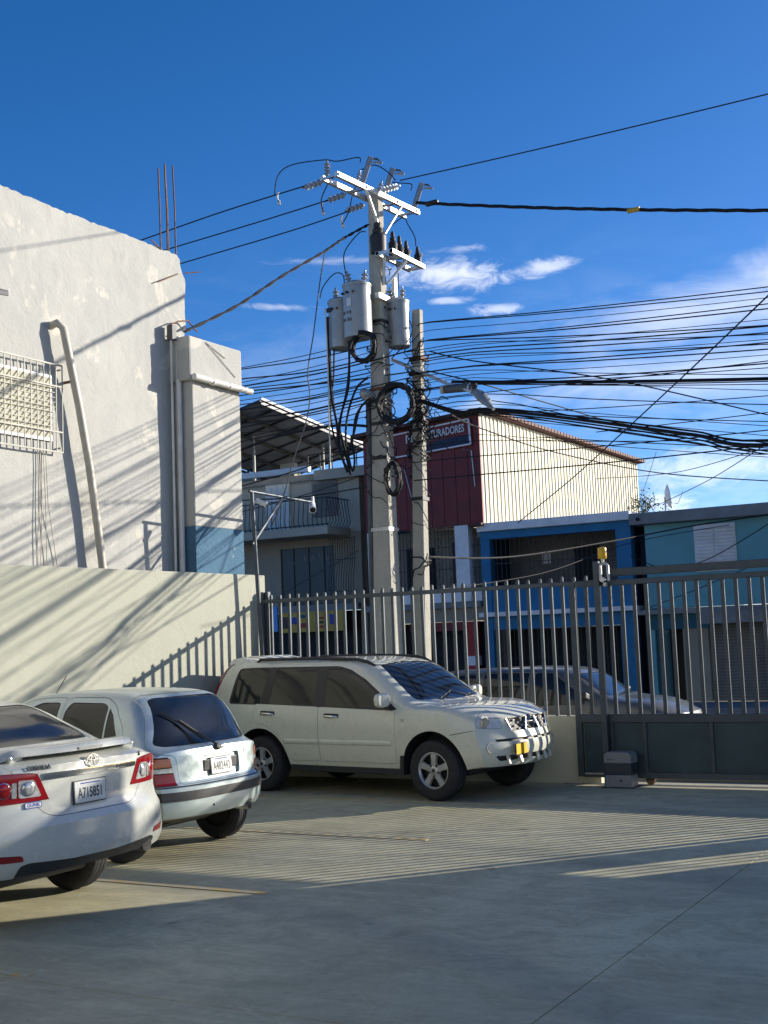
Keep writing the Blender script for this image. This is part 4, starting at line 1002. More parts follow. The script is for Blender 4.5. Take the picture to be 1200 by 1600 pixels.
    for sg in (-1, 1):
        for k in range(4):
            for r_ in range(4):
                yy = sg*(.175+.062*k); zz = .785+.032*r_
                if (k+r_) % 2 == 0: continue
                MB().box(h.front(yy, zz)-.02, h.front(yy, zz)-.006, yy-.02, yy+.02, zz-.009, zz+.009).build('grille_cell', 'silver', g)
        MB().bar((h.front(sg*.085, .90)-.004, sg*.085, .905), (h.front(sg*.15, .77)-.004, sg*.150, .765), .03, .035, up=(1, 0, 0)).build('grille_bar', 'chrome', g)
        MB().bar((h.front(sg*.42, .90)-.004, sg*.425, .905), (h.front(sg*.38, .77)-.004, sg*.385, .762), .012, .02, up=(1, 0, 0)).build('grille_edge', 'chrome', g)
    MB().tube([(xg+.012, .07*math.cos(a), .84+.058*math.sin(a)) for a in (2*math.pi*k/24 for k in range(24))], .011, 6, closed=True).build('emblem_ring', 'chrome', g, smooth=60)
    MB().box(xg, xg+.016, -.092, .092, .825, .856).build('emblem_bar', 'chrome', g, bevel=.003)
    sl = rpoly([(-.62, .685), (-.60, .655), (.60, .655), (.62, .685)], .01, 2); c.piece('upper_slot', sl, 'x', (1.9, 2.6), 'trim', .0, -.03)
    lo = rpoly([(-.62, .50), (-.56, .44), (.56, .44), (.62, .50)], .02, 2); c.piece('lower_slot', lo, 'x', (1.9, 2.6), 'trim', 0, -.03)
    # guard under the bumper
    for k in range(6):
        yy = -.45+.18*k; x = h.front(yy, .45); MB().bar((x-.02, yy, .53), (x+.02, yy, .40), .05, .03, up=(1, 0, 0)).build('bumper_guard', 'suv', c.root, bevel=.006)
    x = h.front(-.29, .57); plate(c.root, (x+.022, -.29, .565), (-.10, 1, 0), (0, 0, 1), '', 'plateyellow', .32, .115, frame='trim', top=False)
    y = -.865; MB().bar((1.52, -.868, .735), (1.93, -.845, .80), .006, .006).build('bumper_seam', 'black', c.root)
    # sill, underbody
    MB().box(-.88, .86, -.80, .80, .27, .40).build('sill', 'trim', c.root, bevel=.01)
    MB().box(-1.7, 1.5, -.40, .40, .24, .36).build('underbody', 'black', c.root, bevel=.03)
    # roof spoiler, antenna
    sm = MB()
    sm.grid(lambda u, v: (-2.06+.42*u, -.60+1.2*v, (h.top(-1.72, 0)+.012)+.055*math.sin(math.pi*min(1, u*1.15+.08))*(1-abs(2*v-1)**6)-.02*u - (.05 if u in (0, 1) or v in (0, 1) else 0)), 14, 20)
    sm.build('roof_spoiler', 'suv', c.root, smooth=60)
    MB().tube([(.18, -.28, 1.58), (.02, -.28, 1.74)], .006, 6).build('antenna', 'black', c.root)
    c.body()
    for x in (1.3125, -1.3125):
        for sg in (1, -1): c.wheel(x, sg*.755, .343, .225, .212, sg)
    # measured: the tail is a little longer and the nose a little shorter than the first lay-out
    def fx(x): return x if -.4 <= x <= 1.45 else (-.4+(x+.4)*1.045 if x < -.4 else 1.45+(x-1.45)*.9)
    done = set()
    for o in c.root.children_recursive:
        if o.type == 'EMPTY': o.location.x = fx(o.location.x); continue
        if o.parent.type == 'EMPTY' and o.parent != c.root: continue
        if o.data.name in done: continue
        done.add(o.data.name)
        for v in o.data.vertices: v.co.x = fx(v.co.x)
    return c
make_suv()

# ---- pale silver green hatchback, nose to the wall
def make_hatch():
    sp = dict(x=(-1.80, 1.62), n_st=64,
        zb=[(-1.8, .37), (-1.5, .30), (-1, .22), (1.1, .22), (1.62, .26)],
        zs=[(-1.8, .88), (-1.3, .93), (0, .90), (.9, .86), (1.62, .66)],
        zt=[(-1.8, .955), (-1.74, .985), (-1.66, 1.03), (-1.5, 1.215), (-1.36, 1.375), (-1.25, 1.435), (-1.0, 1.465), (-.5, 1.48), (0, 1.46), (.3, 1.38), (.7, 1.12), (.95, .97), (1.3, .90), (1.62, .76)],
        w=[(-1.8, .76), (-1.3, .795), (0, .80), (1, .79), (1.62, .70)],
        tum=[(-1.8, .1), (-1.6, .24), (-1.2, .30), (0, .32), (.8, .3), (1.2, .1), (1.62, .1)],
        n=[(-1.8, 4), (-1.5, 5), (-1.1, 6.5), (0, 6.5), (.6, 5), (1, 3.5), (1.62, 3.5)],
        bl=(.75, .8), br=.16, nr=.02, tuck=.05, bf=.2, pr=3.4, pf=2.6,
        pr_z=[(.37, .05), (.45, .01), (.56, 0), (.635, .0), (.66, .045), (.9, .065), (1.0, .09), (1.3, .06), (1.45, .0)],
        pf_z=[(.26, .04), (.45, 0), (.76, .08)])
    c = Car('hatchback', sp, 'hatch', (1.52, -5.49), 180, 'pale silver hatchback with a rear wiper, between the white sedan and the ivory vehicle')
    c.set_wells([(1.18, .29, .345), (-1.18, .29, .345)], .45, .785); h = c.h
    fwin = rpoly([(.52, .99), (.02, 1.33), (-.12, 1.385), (-.37, 1.385), (-.40, 1.0)], .04, 3)
    rwin = rpoly([(-.46, 1.0), (-.455, 1.30), (-.50, 1.385), (-.90, 1.375), (-.975, 1.345), (-.985, 1.0)], .04, 3)
    qwin = rpoly([(-1.0, 1.0), (-.995, 1.335), (-1.06, 1.27), (-1.145, 1.09), (-1.15, 1.0)], .02, 2)
    fdoor = rpoly([(.66, .30), (.66, .94), (.08, 1.40), (-.1, 1.425), (-.42, 1.43), (-.43, .30)], .05, 3)
    rdoor = rpoly([(-.445, .30), (-.435, 1.43), (-.9, 1.425), (-1.06, 1.36), (-1.22, 1.14), (-1.23, .86), (-1.1, .70), (-.85, .55), (-.8, .30)], .06, 3)
    for sg, rg in ((1, LS), (-1, RS)):
        for dr, wins, hx in ((fdoor, (fwin,), -.3), (rdoor, (rwin, qwin), -1.05)):
            d = c.piece('door', dr, 'y', rg, 'hatch', .004, 0, [(q, 'y', rg) for q in wins], arch=True)
            for q in wins: c.piece('window', q, 'y', rg, 'glassgrey', .002, -.006, parent=d, cut=False)
            y = h.side(hx, .84, sg); MB().box(hx-.09, hx+.09, min(y, y+.02*sg), max(y, y+.02*sg), .82, .86).build('handle', 'trim', d, bevel=.006)
        tl = rpoly([(sg*.575, .655), (sg*.615, .885), (sg*.64, .905), (sg*1.0, .905), (sg*1.0, .655)], .02, 2)
        rgx = (-2.4, -1.48)
        def band(z0, z1): 
            k0, k1 = .575+(z0-.655)*.17, .575+(z1-.655)*.17
            return [(sg*k0, z0), (sg*k1, z1), (sg*1.0, z1), (sg*1.0, z0)]
        tb = c.piece('tail_lamp', tl, 'x', rgx, 'trim', .0, -.004, [(band(.663, .765), 'x', rgx), (band(.767, .812), 'x', rgx), (band(.814, .895), 'x', rgx)])
        c.piece('red_lens', band(.663, .765), 'x', rgx, 'redlens', .003, .003, parent=tb, cut=False)
        c.piece('reversing_lens', band(.767, .812), 'x', rgx, 'clearlens', .003, .003, parent=tb, cut=False)
        c.piece('indicator_lens', band(.814, .895), 'x', rgx, 'amberlens', .003, .003, parent=tb, cut=False)
    rw = rpoly([(-.66, 1.005), (-.60, 1.12), (-.505, 1.385), (-.42, 1.405), (.42, 1.405), (.505, 1.385), (.60, 1.12), (.66, 1.005), (.58, .985), (-.58, .985)], .05, 3)
    lid = rpoly([(-.72, .93), (-.70, 1.05), (-.56, 1.40), (-.45, 1.435), (.45, 1.435), (.56, 1.40), (.70, 1.05), (.72, .93), (.57, .91), (.545, .66), (-.545, .66), (-.57, .91)], .04, 3)
    pbx = rpoly([(-.27, .69), (-.27, .885), (.27, .885), (.27, .69)], .035, 3)
    t = c.piece('tailgate', lid, 'x', (-2.4, -1.1), 'hatch', .004, 0, [(rw, 'x', (-2.4, -1.1)), (pbx, 'x', (-2.4, -1.1))])
    rw_ = c.piece('rear_window', rw, 'x', (-2.4, -1.1), 'glass', .003, -.004, parent=t, cut=False)
    c.piece('number_plate_recess', pbx, 'x', (-2.4, -1.2), 'hatch', .001, -.028, parent=t, cut=False)
    # plate with blank brackets at both ends
    xr = h.rear(0, .78)
    plate(t, (xr+.006, .0, .782), (0, -1, 0), (.12, 0, 1), 'A482442', 'plate', .30, .14, .105, xs=.66, frame='trim')
    for sg in (1, -1): MB().box(xr+.012, xr+.03, sg*.155 if sg > 0 else -.245, .245 if sg > 0 else -.155, .745, .845).build('plate_bracket', 'trim', t, bevel=.01)
    # wiper
    def rp(y, z, o=.02): p, n = h.hit((-6, y, z), (1, 0, 0)); return p+n*o
    MB().tube([rp(.045, .945, .03), rp(.17, 1.06, .045), rp(.32, 1.185, .035)], .011, 6).build('wiper_arm', 'trim', t)
    MB().tube([rp(.12, 1.0, .02), rp(.30, 1.165, .02), rp(.475, 1.27, .02)], .009, 5).build('wiper_blade', 'black', t)
    MB().lathe([(.035, 0), (.03, .03), (.015, .035)], rp(.045, .945, .0), (-1, 0, .3), 12).build('wiper_pivot', 'trim', t, smooth=40)
    p = rp(-.015, .932, .004); MB().tube([p+Vector((0, .03*math.cos(a), .022*math.sin(a))) for a in (2*math.pi*k/16 for k in range(16))], .004, 5, closed=True).build('emblem', 'chrome', t)
    MB().box(p.x-.006, p.x+.002, -.05, .02, p.z-.006, p.z+.006).build('emblem', 'chrome', t)
    p = rp(-.368, .872, .002); text('badge', 'L', .05, 'darksteel', frame_mtx(p, (0, -1, 0), (0, 0, 1)), t, .001)
    # red parcel inside the glass shows as a flat sticker
    p, n = h.hit((-6, -.10, 1.03), (1, 0, 0)); MB().add([p+n*.001+Vector((0, .09, -.02)), p+n*.001+Vector((0, -.08, -.02)), p+n*.001+Vector((.035, -.06, .03)), p+n*.001+Vector((.035, .085, .028))], [(0, 1, 2, 3)]).build('window_sticker', 'shopred', t)
    # bumper strip and exhaust
    st = rpoly([(-1.2, .525), (-1.2, .605), (1.2, .605), (1.2, .525)], .01, 2)
    c.piece('bumper_strip', st, 'x', (-2.4, -1.35), 'trim', .0, .006, arch=True)
    sm = rpoly([(-1.2, .640), (-1.2, .652), (1.2, .652), (1.2, .640)], .002, 1)
    c.piece('bumper_seam', sm, 'x', (-2.4, -1.45), 'trim', .0, -.012)
    MB().lathe([(.035, 0), (.035, .25), (.028, .25), (.028, .0)], (h.rear(-.4, .42)+.005, -.40, .365), (1, 0, 0), 14, cap=False).build('exhaust_pipe', 'steel', c.root, smooth=40)
    nt = [(-.40+.075*math.cos(2*math.pi*k/18), .37+.06*math.sin(2*math.pi*k/18)) for k in range(18)]
    c.piece('exhaust_recess', nt, 'x', (-2.4, -1.5), 'black', .0, -.03)
    MB().lathe([(.012, 0), (.012, .004)], (h.rear(.19, .45), .19, .45), (-1, 0, 0), 10).build('sensor', 'black', c.root)
    ws = rpoly([(-.6, 1.03), (-.52, 1.34), (.52, 1.34), (.6, 1.03)], .05, 3); c.piece('windscreen', ws, 'x', (.1, 1.3), 'glass', 0, -.004)
    for sg in (1, -1): c.piece('headlamp', rpoly([(sg*.42, .56), (sg*.42, .70), (sg*1., .72), (sg*1., .56)], .03, 2), 'x', (1.3, 2.4), 'clearlens', .003, .002)
    MB().tube([(-.05, .35, 1.44), (-.2, .35, 1.62)], .004, 5).build('antenna', 'black', c.root)
    MB().box(-1.3, 1.4, -.4, .4, .24, .34).build('underbody', 'black', c.root, bevel=.03)
    c.body()
    for x in (1.18, -1.18):
        for sg in (1, -1): c.wheel(x, sg*.70, .285, .175, .175, sg)
make_hatch()

# ---- white saloon in the foreground, nose to the wall
def make_sedan():
    sp = dict(x=(-2.28, 1.90), n_st=76,
        zb=[(-2.28, .375), (-2.0, .34), (-1.6, .27), (-1, .21), (1.2, .21), (1.9, .26)],
        zs=[(-2.28, 1.0), (-1.7, 1.015), (-.5, .98), (.6, .94), (1.2, .88), (1.9, .70)],
        zt=[(-2.28, 1.09), (-2.2, 1.125), (-2.05, 1.15), (-1.85, 1.165), (-1.72, 1.19), (-1.4, 1.335), (-1.15, 1.44), (-.95, 1.485), (-.4, 1.52), (0, 1.51), (.3, 1.43), (.75, 1.17), (.98, 1.02), (1.3, .97), (1.9, .80)],
        w=[(-2.28, .85), (-1.6, .88), (0, .88), (1.2, .875), (1.9, .80)],
        tum=[(-2.28, .1), (-1.9, .15), (-1.4, .4), (-1, .36), (0, .34), (.8, .3), (1.2, .1), (1.9, .1)],
        n=[(-2.28, 4), (-1.8, 4), (-1.4, 5), (-1, 6), (0, 6), (.6, 5), (1, 3.5), (1.9, 3.5)],
        bl=(.9, .8), br=.17, nr=.0, tuck=.03, flare=.06, bf=.2, pr=3.4, pf=2.6,
        pr_z=[(.375, .07), (.45, .02), (.55, 0), (.70, .0), (.75, .035), (.85, .055), (1.02, .05), (1.12, .06), (1.3, .0)],
        pf_z=[(.26, .04), (.45, 0), (.76, .08)])
    c = Car('saloon_car', sp, 'sedan', (1.8, -8.0), 180, 'white saloon car with boot spoiler, nearest the camera at the left edge')
    c.set_wells([(1.30, .32, .375), (-1.30, .32, .375)], .5, .868); h = c.h
    fwin = rpoly([(.62, 1.02), (.1, 1.36), (-.06, 1.42), (-.24, 1.42), (-.27, 1.05)], .04, 3)
    rwin = rpoly([(-.34, 1.05), (-.32, 1.42), (-.75, 1.40), (-1.0, 1.30), (-1.16, 1.13), (-1.12, 1.08)], .04, 3)
    fdoor = rpoly([(.74, .32), (.74, .97), (.1, 1.43), (-.1, 1.455), (-.29, 1.455), (-.30, .32)], .05, 3)
    rdoor = rpoly([(-.31, .32), (-.30, 1.455), (-.8, 1.43), (-1.05, 1.32), (-1.24, 1.12), (-1.2, .9), (-.95, .72), (-.86, .32)], .05, 3)
    for sg, rg in ((1, LS), (-1, RS)):
        for dr, q, hx in ((fdoor, fwin, -.18), (rdoor, rwin, -1.02)):
            d = c.piece('door', dr, 'y', rg, 'sedan', .004, 0, [(q, 'y', rg)], arch=True)
            c.piece('window', q, 'y', rg, 'glassgrey', .002, -.006, parent=d, cut=False)
            y = h.side(hx, .9, sg); MB().box(hx-.09, hx+.09, min(y, y+.025*sg), max(y, y+.025*sg), .885, .915).build('handle', 'sedan', d, bevel=.008)
        tl = rpoly([(sg*.405, .865), (sg*.43, .91), (sg*.50, 1.045), (sg*.56, 1.055), (sg*1.1, 1.075), (sg*1.1, .855)], .02, 2); rgx = (-2.7, -1.83)
        clear = [(sg*.50, .90), (sg*.555, 1.005), (sg*.64, 1.01), (sg*.635, .90)]
        tb = c.piece('tail_lamp', tl, 'x', rgx, 'redlens', .003, .004)
        def lens(y, z, r, m, o=.006, nm='lens'):
            p, n = h.hit((-6, y, z), (1, 0, 0)); q = p+n*o; MB().lathe([(r, -.008), (r, .0), (r*.85, .006), (r*.4, .01), (.001, .011)], q, n, 22).build(nm, m, tb, smooth=40)
            MB().lathe([(r*1.0, -.006), (r*1.06, .003), (r*.97, .005)], q, n, 22, cap=False).build('lens_ring', 'chrome', tb, smooth=40)
        cp_ = c.piece('clear_lens', rpoly([(sg*.475, .895), (sg*.535, 1.01), (sg*.645, 1.012), (sg*.64, .895)], .015, 2), 'x', rgx, 'clearlens', 0, .008, parent=tb, cut=False)
        lens(sg*.572, .955, .044, 'clearlens', .012); lens(sg*.735, .955, .05, 'redlens', .006)
        c.piece('clear_lens', rpoly([(sg*.655, .90), (sg*.655, 1.0), (sg*.685, 1.0), (sg*.685, .90)], .004, 1), 'x', rgx, 'clearlens', 0, .008, parent=tb, cut=False)
        c.piece('reflector', rpoly([(sg*.645, .49), (sg*.66, .53), (sg*.83, .545), (sg*.80, .495)], .012, 2), 'x', (-2.7, -1.9), 'redlens', .002, .004)
    lid = rpoly([(-.70, 1.4), (-.685, 1.05), (-.52, .84), (-.455, .775), (-.36, .745), (.36, .745), (.455, .775), (.52, .84), (.685, 1.05), (.70, 1.4)], .06, 4)
    tls = [([(sg*.405, .865), (sg*.43, .91), (sg*.50, 1.045), (sg*.56, 1.055), (sg*1.1, 1.075), (sg*1.1, .855)], 'x', (-2.7, -1.83)) for sg in (1, -1)]
    t = c.piece('boot_lid', lid, 'x', (-2.7, -1.80), 'sedan', .004, 0, tls)
    c.piece('chrome_strip', rpoly([(-.455, 1.0), (-.47, 1.042), (.47, 1.042), (.455, 1.0)], .008, 2), 'x', (-2.7, -1.9), 'chrome', 0, .012, parent=t, cut=False)
    rw = rpoly([(-.60, 1.195), (-.505, 1.44), (-.42, 1.455), (.42, 1.455), (.505, 1.44), (.60, 1.195)], .05, 3)
    c.piece('rear_window', rw, 'x', (-2.7, -.9), 'glass', 0, -.004)
    ws = rpoly([(-.6, 1.06), (-.52, 1.38), (.52, 1.38), (.6, 1.06)], .05, 3); c.piece('windscreen', ws, 'x', (.1, 1.3), 'glass', 0, -.004)
    df = rpoly([(-.69, .30), (-.67, .462), (-.60, .475), (-.2, .448), (.2, .448), (.60, .475), (.67, .462), (.69, .30)], .02, 2)
    c.piece('lower_valance', df, 'x', (-2.7, -1.9), 'trim', 0, -.006)
    MB().lathe([(.04, 0), (.042, .03), (.042, .2), (.034, .2), (.034, .01)], (h.rear(-.6, .43)+.01, -.60, .40), (1, 0, 0), 16, cap=False).build('exhaust_pipe', 'black', c.root, smooth=40)
    MB().lathe([(.052, 0), (.052, .03)], (h.rear(-.6, .41)-.004, -.605, .41), (1, 0, 0), 16).build('exhaust_opening', 'black', c.root)
    # spoiler
    sp_ = MB(); n = 24
    def wing(u, v):
        y = -.66+1.32*v; e = abs(2*v-1); bow = .16*e**2.2
        pr = [(-2.215, 1.165), (-2.205, 1.192), (-2.15, 1.212), (-2.02, 1.205), (-1.92, 1.175), (-1.92, 1.14), (-2.08, 1.158), (-2.19, 1.158), (-2.215, 1.165)]
        k = u*8; i = min(7, int(k)); f = k-i; x = pr[i][0]*(1-f)+pr[i+1][0]*f; z = pr[i][1]*(1-f)+pr[i+1][1]*f
        dr = sstep(.88, 1.0, e); 
        return (x+bow+dr*.03, y, z-.01*e**2-dr*.05*(1 if z > 1.17 else .5))
    sp_.grid(wing, 8, 30); so = sp_.build('spoiler', 'sedan', t, smooth=50)
    for sg in (1, -1):
        MB().prism(rpoly([(-2.05, 1.10), (-2.08, 1.165), (-1.86, 1.17), (-1.82, 1.10)], .02, 2), 'y', sg*.50, sg*.62).build('spoiler_foot', 'sedan', so, bevel=.01)
    MB().prism(rpoly([(-.12, 1.168), (-.12, 1.186), (.12, 1.186), (.12, 1.168)], .006, 2), 'x', -2.216, -2.15).build('brake_lamp', 'clearlens', so)
    # badges and plate
    def on(y, z, o=.003): p, n_ = h.hit((-6, y, z), (1, 0, 0)); return p+n_*o, n_
    def fr(p, n_): n_ = Vector(n_); u = (Vector((0, 0, 1))-n_*n_.z).normalized(); return frame_mtx(p, u.cross(n_), u)
    p, n_ = on(.49, 1.082, .006); text('name_badge', 'COROLLA', .044, 'darksteel', fr(p, n_), t, .003, .95, .001)
    p, n_ = on(-.535, 1.08, .005); text('grade_badge', 'S', .05, 'darksteel', fr(p, n_), t, .003, 1, .001)
    p, n_ = on(0, 1.085, .012); em = None
    for (a, b, dz) in ((.062, .042, 0), (.024, .038, -.004), (.046, .016, .017)):
        o_ = MB().tube([p+Vector((.1*(b*math.sin(q)+dz), a*math.cos(q), b*math.sin(q)+dz)) for q in (2*math.pi*k/28 for k in range(28))], .0048, 6, closed=True).build('emblem', 'chrome', t, smooth=60)
    p, n_ = on(.535, .842, .003)
    mt = fr(p, n_)
    stk = MB().prism(rpoly([(-.068, -.021), (-.068, .021), (.068, .021), (.068, -.021)], .02, 4), 'z', 0, .0015); stk.v = [tuple(mt @ Vector(v)) for v in stk.v]; sk = stk.build('sticker', 'inkblue', c.root)
    st2 = MB().prism(rpoly([(-.062, -.0155), (-.062, .0155), (.062, .0155), (.062, -.0155)], .015, 4), 'z', .0015, .002); st2.v = [tuple(mt @ Vector(v)) for v in st2.v]; st2.build('sticker_ground', 'plate', sk)
    text('sticker_text', 'GUNK', .033, 'inkblue', mt @ Matrix.Translation((0, 0, .0023)), sk, .0004, 1.05, .001)
    p, n_ = on(.03, .878, .008); plate(t, (p.x-.006, .04, .88), (0, -1, 0), (.05, 0, 1), 'A715851', 'plate', .305, .145, .1, xs=.68, frame='trim')
    for sg in (1, -1): c.piece('headlamp', rpoly([(sg*.45, .60), (sg*.45, .74), (sg*1., .76), (sg*1., .60)], .03, 2), 'x', (1.5, 2.7), 'clearlens', .003, .002)
    MB().box(-1.75, 1.7, -.45, .45, .24, .36).build('underbody', 'black', c.root, bevel=.03)
    c.body()
    for x in (1.30, -1.30):
        for sg in (1, -1): c.wheel(x, sg*.765, .315, .195, .2, sg)
make_sedan()

# ------------------------------------------------------------------ poles, transformers
PB, PT = wy(607, 1000, 3.9), wy(586, 298, 3.9)
PB = PB + (PB-PT)*((PB.z)/(PT.z-PB.z))
def pole_at(z): return PB.lerp(PT, (z-PB.z)/(PT.z-PB.z))
up_ = empty('utility_pole', PB, label='tall square concrete utility pole carrying the grey transformers', cat='pole')
def taper(p0, p1, w0, w1, seg=10, ch=.02):
    m = MB(); vs = []; fs = []
    for i in range(seg+1):
        t = i/seg; p = p0.lerp(p1, t); w = (w0+(w1-w0)*t)/2; c = ch
        for x, y in ((-w+c, -w), (w-c, -w), (w, -w+c), (w, w-c), (w-c, w), (-w+c, w), (-w, w-c), (-w, -w+c)): vs.append((p.x+x, p.y+y, p.z))
    for i in range(seg):
        for k in range(8): fs.append((i*8+k, i*8+(k+1) % 8, (i+1)*8+(k+1) % 8, (i+1)*8+k))
    fs += [tuple(range(7, -1, -1)), tuple(seg*8+k for k in range(8))]
    return m.add(vs, fs)
taper(Vector((0, 0, 0)), PT-PB, .40, .20).build('shaft', 'concrete', up_)
rel = lambda p: Vector(p)-PB
def W(z): return .40+(.20-.40)*z/(PT.z-PB.z)
for z in (8.2, 7.6, 7.0, 6.5, 5.9):     # bolt holes and hardware on the sunlit face
    p = pole_at(z); MB().lathe([(.022, 0), (.022, .02)], rel(p+Vector((W(z)/2, 0, 0))), (1, 0, 0), 8).build('bolt', 'darksteel', up_)
for z, m_ in ((6.15, 'rust'), (5.95, 'darksteel'), (4.95, 'darksteel'), (3.72, 'steel'), (7.35, 'darksteel'), (5.55, 'darksteel')):
    p = pole_at(z); w = W(z)/2+.012; MB().box(-w, w, -w, w, -.03, .03).build('band', m_, up_, loc=rel(p))
# conduit up the shaded side
p0, p1 = pole_at(.05), pole_at(6.1)
MB().tube([rel(p0+Vector((-.24, -.12, 0))), rel(pole_at(3)+Vector((-.22, -.12, 0))), rel(p1+Vector((-.19, -.12, 0)))], .05, 8).build('conduit', 'cablegrey', up_, smooth=50)
# twin crossarm along the pole's depth
XP = pole_at(9.5).x
zc = 9.60
ca = empty('crossarm', pole_at(zc), R(-5.1), label='bright galvanized double crossarm with insulators at the pole top', cat='crossarm'); co = pole_at(zc)
y0, y1 = -1.36, 1.16
for dx in (-.15, .15): MB().box(dx-.035, dx+.035, y0, y1, -.045, .045).build('beam', 'zinc', ca, bevel=.006)
for yy in (-.55, .55): MB().bar((.19, yy, -.05), (.12, 0, -.75), .05, .02).build('brace', 'zinc', ca)
for yy in (y0+.06, -.5, .45, y1-.08): MB().box(-.21, .21, yy-.03, yy+.03, -.02, .02).build('spacer', 'steel', ca)
def insulator(parent, p, axis, n=5, r=.055, L=.26, name='insulator', m='porcelain'):
    prof = [(.018, -.03)]
    for k in range(n): z = L*k/n; prof += [(r*.45, z), (r, z+L/n*.35), (r*.95, z+L/n*.55), (r*.45, z+L/n*.6)]
    prof += [(.02, L), (.018, L+.04)]
    return MB().lathe(prof, p, axis, 12).build(name, m, parent, smooth=40)
insulator(ca, (-.17, y0+.2, .07), (0, 0, 1))
for yy in (-.75, -.1): insulator(ca, (.17, yy, .08), (.15, .25, 1), 2, .04, .12)
for yy in (-.62, .06, 1.0):     # fused cutouts: slanted bodies standing on the beam
    q = Vector((.17, yy, .06)); MB().bar(q, q+Vector((.10, .13, .46)), .075, .09).build('cutout_body', 'can', ca, bevel=.01)
    MB().tube([q+Vector((.1, .13, .44)), q+Vector((.2, .2, .42)), q+Vector((.25, .22, .34))], .018, 6).build('cutout_fuse', 'cablegrey', ca)
    insulator(ca, q+Vector((.16, .16, .36)), (1, .4, -.2), 2, .03, .1)
for k, yy in enumerate((y0+.1, -.6, -.05)):       # strain insulators for the wires leaving left
    insulator(ca, (-.24, yy, -.02-.04*k), (-1, -.05, -.06), 4, .06, .34, 'strain_insulator')
insulator(ca, (.24, -.1, .05), (1, .1, .03), 5, .06, .3, 'strain_insulator', 'poster')
# equipment bracket with black sealing ends
eb = empty('equipment_bracket', pole_at(8.5), label='galvanized bracket with black cable ends below the crossarm', cat='bracket'); eo = pole_at(8.5)
yb0, yb1 = -.25, .95
for dx in (.14, .42): MB().box(dx-.035, dx+.035, yb0, yb1, -.04, .04).build('rail', 'zinc', eb, bevel=.005)
for yy in (yb0, .1, .5, yb1-.05): MB().box(.1, .45, yy, yy+.05, -.03, .03).build('cross_piece', 'zinc', eb)
MB().bar((.12, .12, -.45), (.42, .3, -.04), .06, .04).build('strut', 'zinc', eb); MB().bar((.12, -.02, -.5), (.2, -.1, -.04), .05, .04).build('strut', 'zinc', eb)
MB().box(.10, .18, -.3, .55, -.80, -.70).build('lower_rail', 'zinc', eb, bevel=.006); MB().box(.11, .17, .3, .38, -.7, -.3).build('hanger', 'zinc', eb)
for k, (xx, yy, hh, rr_) in enumerate(((.12, -.15, .46, .12), (.26, .12, .34, .065), (.26, .36, .33, .06), (.28, .58, .3, .055), (.36, .86, .26, .055))):
    hh *= 1.25; rr_ *= 1.2; prof = [(rr_, 0), (rr_*1.05, hh*.5), (rr_*.6, hh*.62), (rr_*.7, hh*.7), (rr_*.45, hh*.78), (rr_*.5, hh*.9), (.02, hh)]
    b_ = MB().lathe(prof, (xx, yy, .04), (0, 0, 1), 12).build('cable_end', 'black', eb, smooth=40)
    MB().lathe([(.02, 0), (.03, .02), (.015, .06)], (xx+.06, yy-.02, .18), (.6, -.3, .3), 8).build('clamp', 'zinc', b_)
# transformers
def transformer(x, y, zb, zt, label, bush, r=.245):
    t = empty('transformer', (x, y, zb), label=label, cat='transformer', group='pole transformers'); H_ = zt-zb
    MB().lathe([(r*.9, -.012), (r*.985, 0), (r, .03), (r, H_-.06), (r*1.02, H_-.055), (r*1.02, H_-.03), (r*.99, H_-.025)], (0, 0, 0), (0, 0, 1), 32).build('tank', 'can', t, smooth=35)
    MB().lathe([(r*1.05, H_-.03), (r*1.06, H_), (r*.98, H_+.02), (r*.6, H_+.06), (.05, H_+.07)], (0, 0, 0), (0, 0, 1), 32).build('lid', 'can', t, smooth=35)
    for (bx, by, tilt) in bush: insulator(t, (bx, by, H_+.03), (bx*tilt, by*tilt, 1), 3, .06, .2, 'bushing')
    d = Vector((PB.x-x, PB.y-y, 0)).normalized()
    for z in (.2, H_-.2): MB().bar(d*(r-.01)+Vector((0, 0, z)), d*(r+.16)+Vector((0, 0, z)), .12, .05).build('mounting_lug', 'can', t)
    for k in range(3):
        a = -2.2+.45*k; MB().lathe([(.018, 0), (.024, .02), (.016, .05)], (r*math.cos(a), r*math.sin(a), H_-.17), (math.cos(a), math.sin(a), 0), 8).build('terminal', 'black', t)
    return t
t1 = transformer(-.35, 3.447, 7.01, 7.94, 'grey transformer tank hanging in front, left of the pole', ((-.12, -.05, 1), (.1, .08, 1)))
t0 = transformer(-.86, 3.74, 6.96, 7.80, 'grey transformer tank farthest left, partly hidden by another tank', ((-.08, 0, 1),), .225)
t2 = transformer(.05, 4.17, 6.93, 7.74, 'grey transformer tank hanging right of the pole', ((-.1, -.05, .6), (.07, .04, .6)), .2)
for x_, z_, w_, h_ in ((-.14, .41, .05, .05), (-.06, .415, .04, .04), (.0, .41, .035, .06), (-.13, .29, .06, .045), (-.05, .29, .03, .06), (.0, .285, .045, .055)):
    y_ = -math.sqrt(.2455**2-x_**2); MB().bar((x_-w_/2, y_-.002, z_), (x_+w_/2, -math.sqrt(.2455**2-min(.06, (x_+w_/2)**2))-.002, z_), .004, h_).build('painted_mark', 'cablegrey', t1)
MB().box(-.06, .02, -.252, -.246, .52, .66).build('name_plate', 'poster', t1); MB().box(-.16, -.06, -.225, -.215, .62, .70).build('name_plate', 'ink', t0)

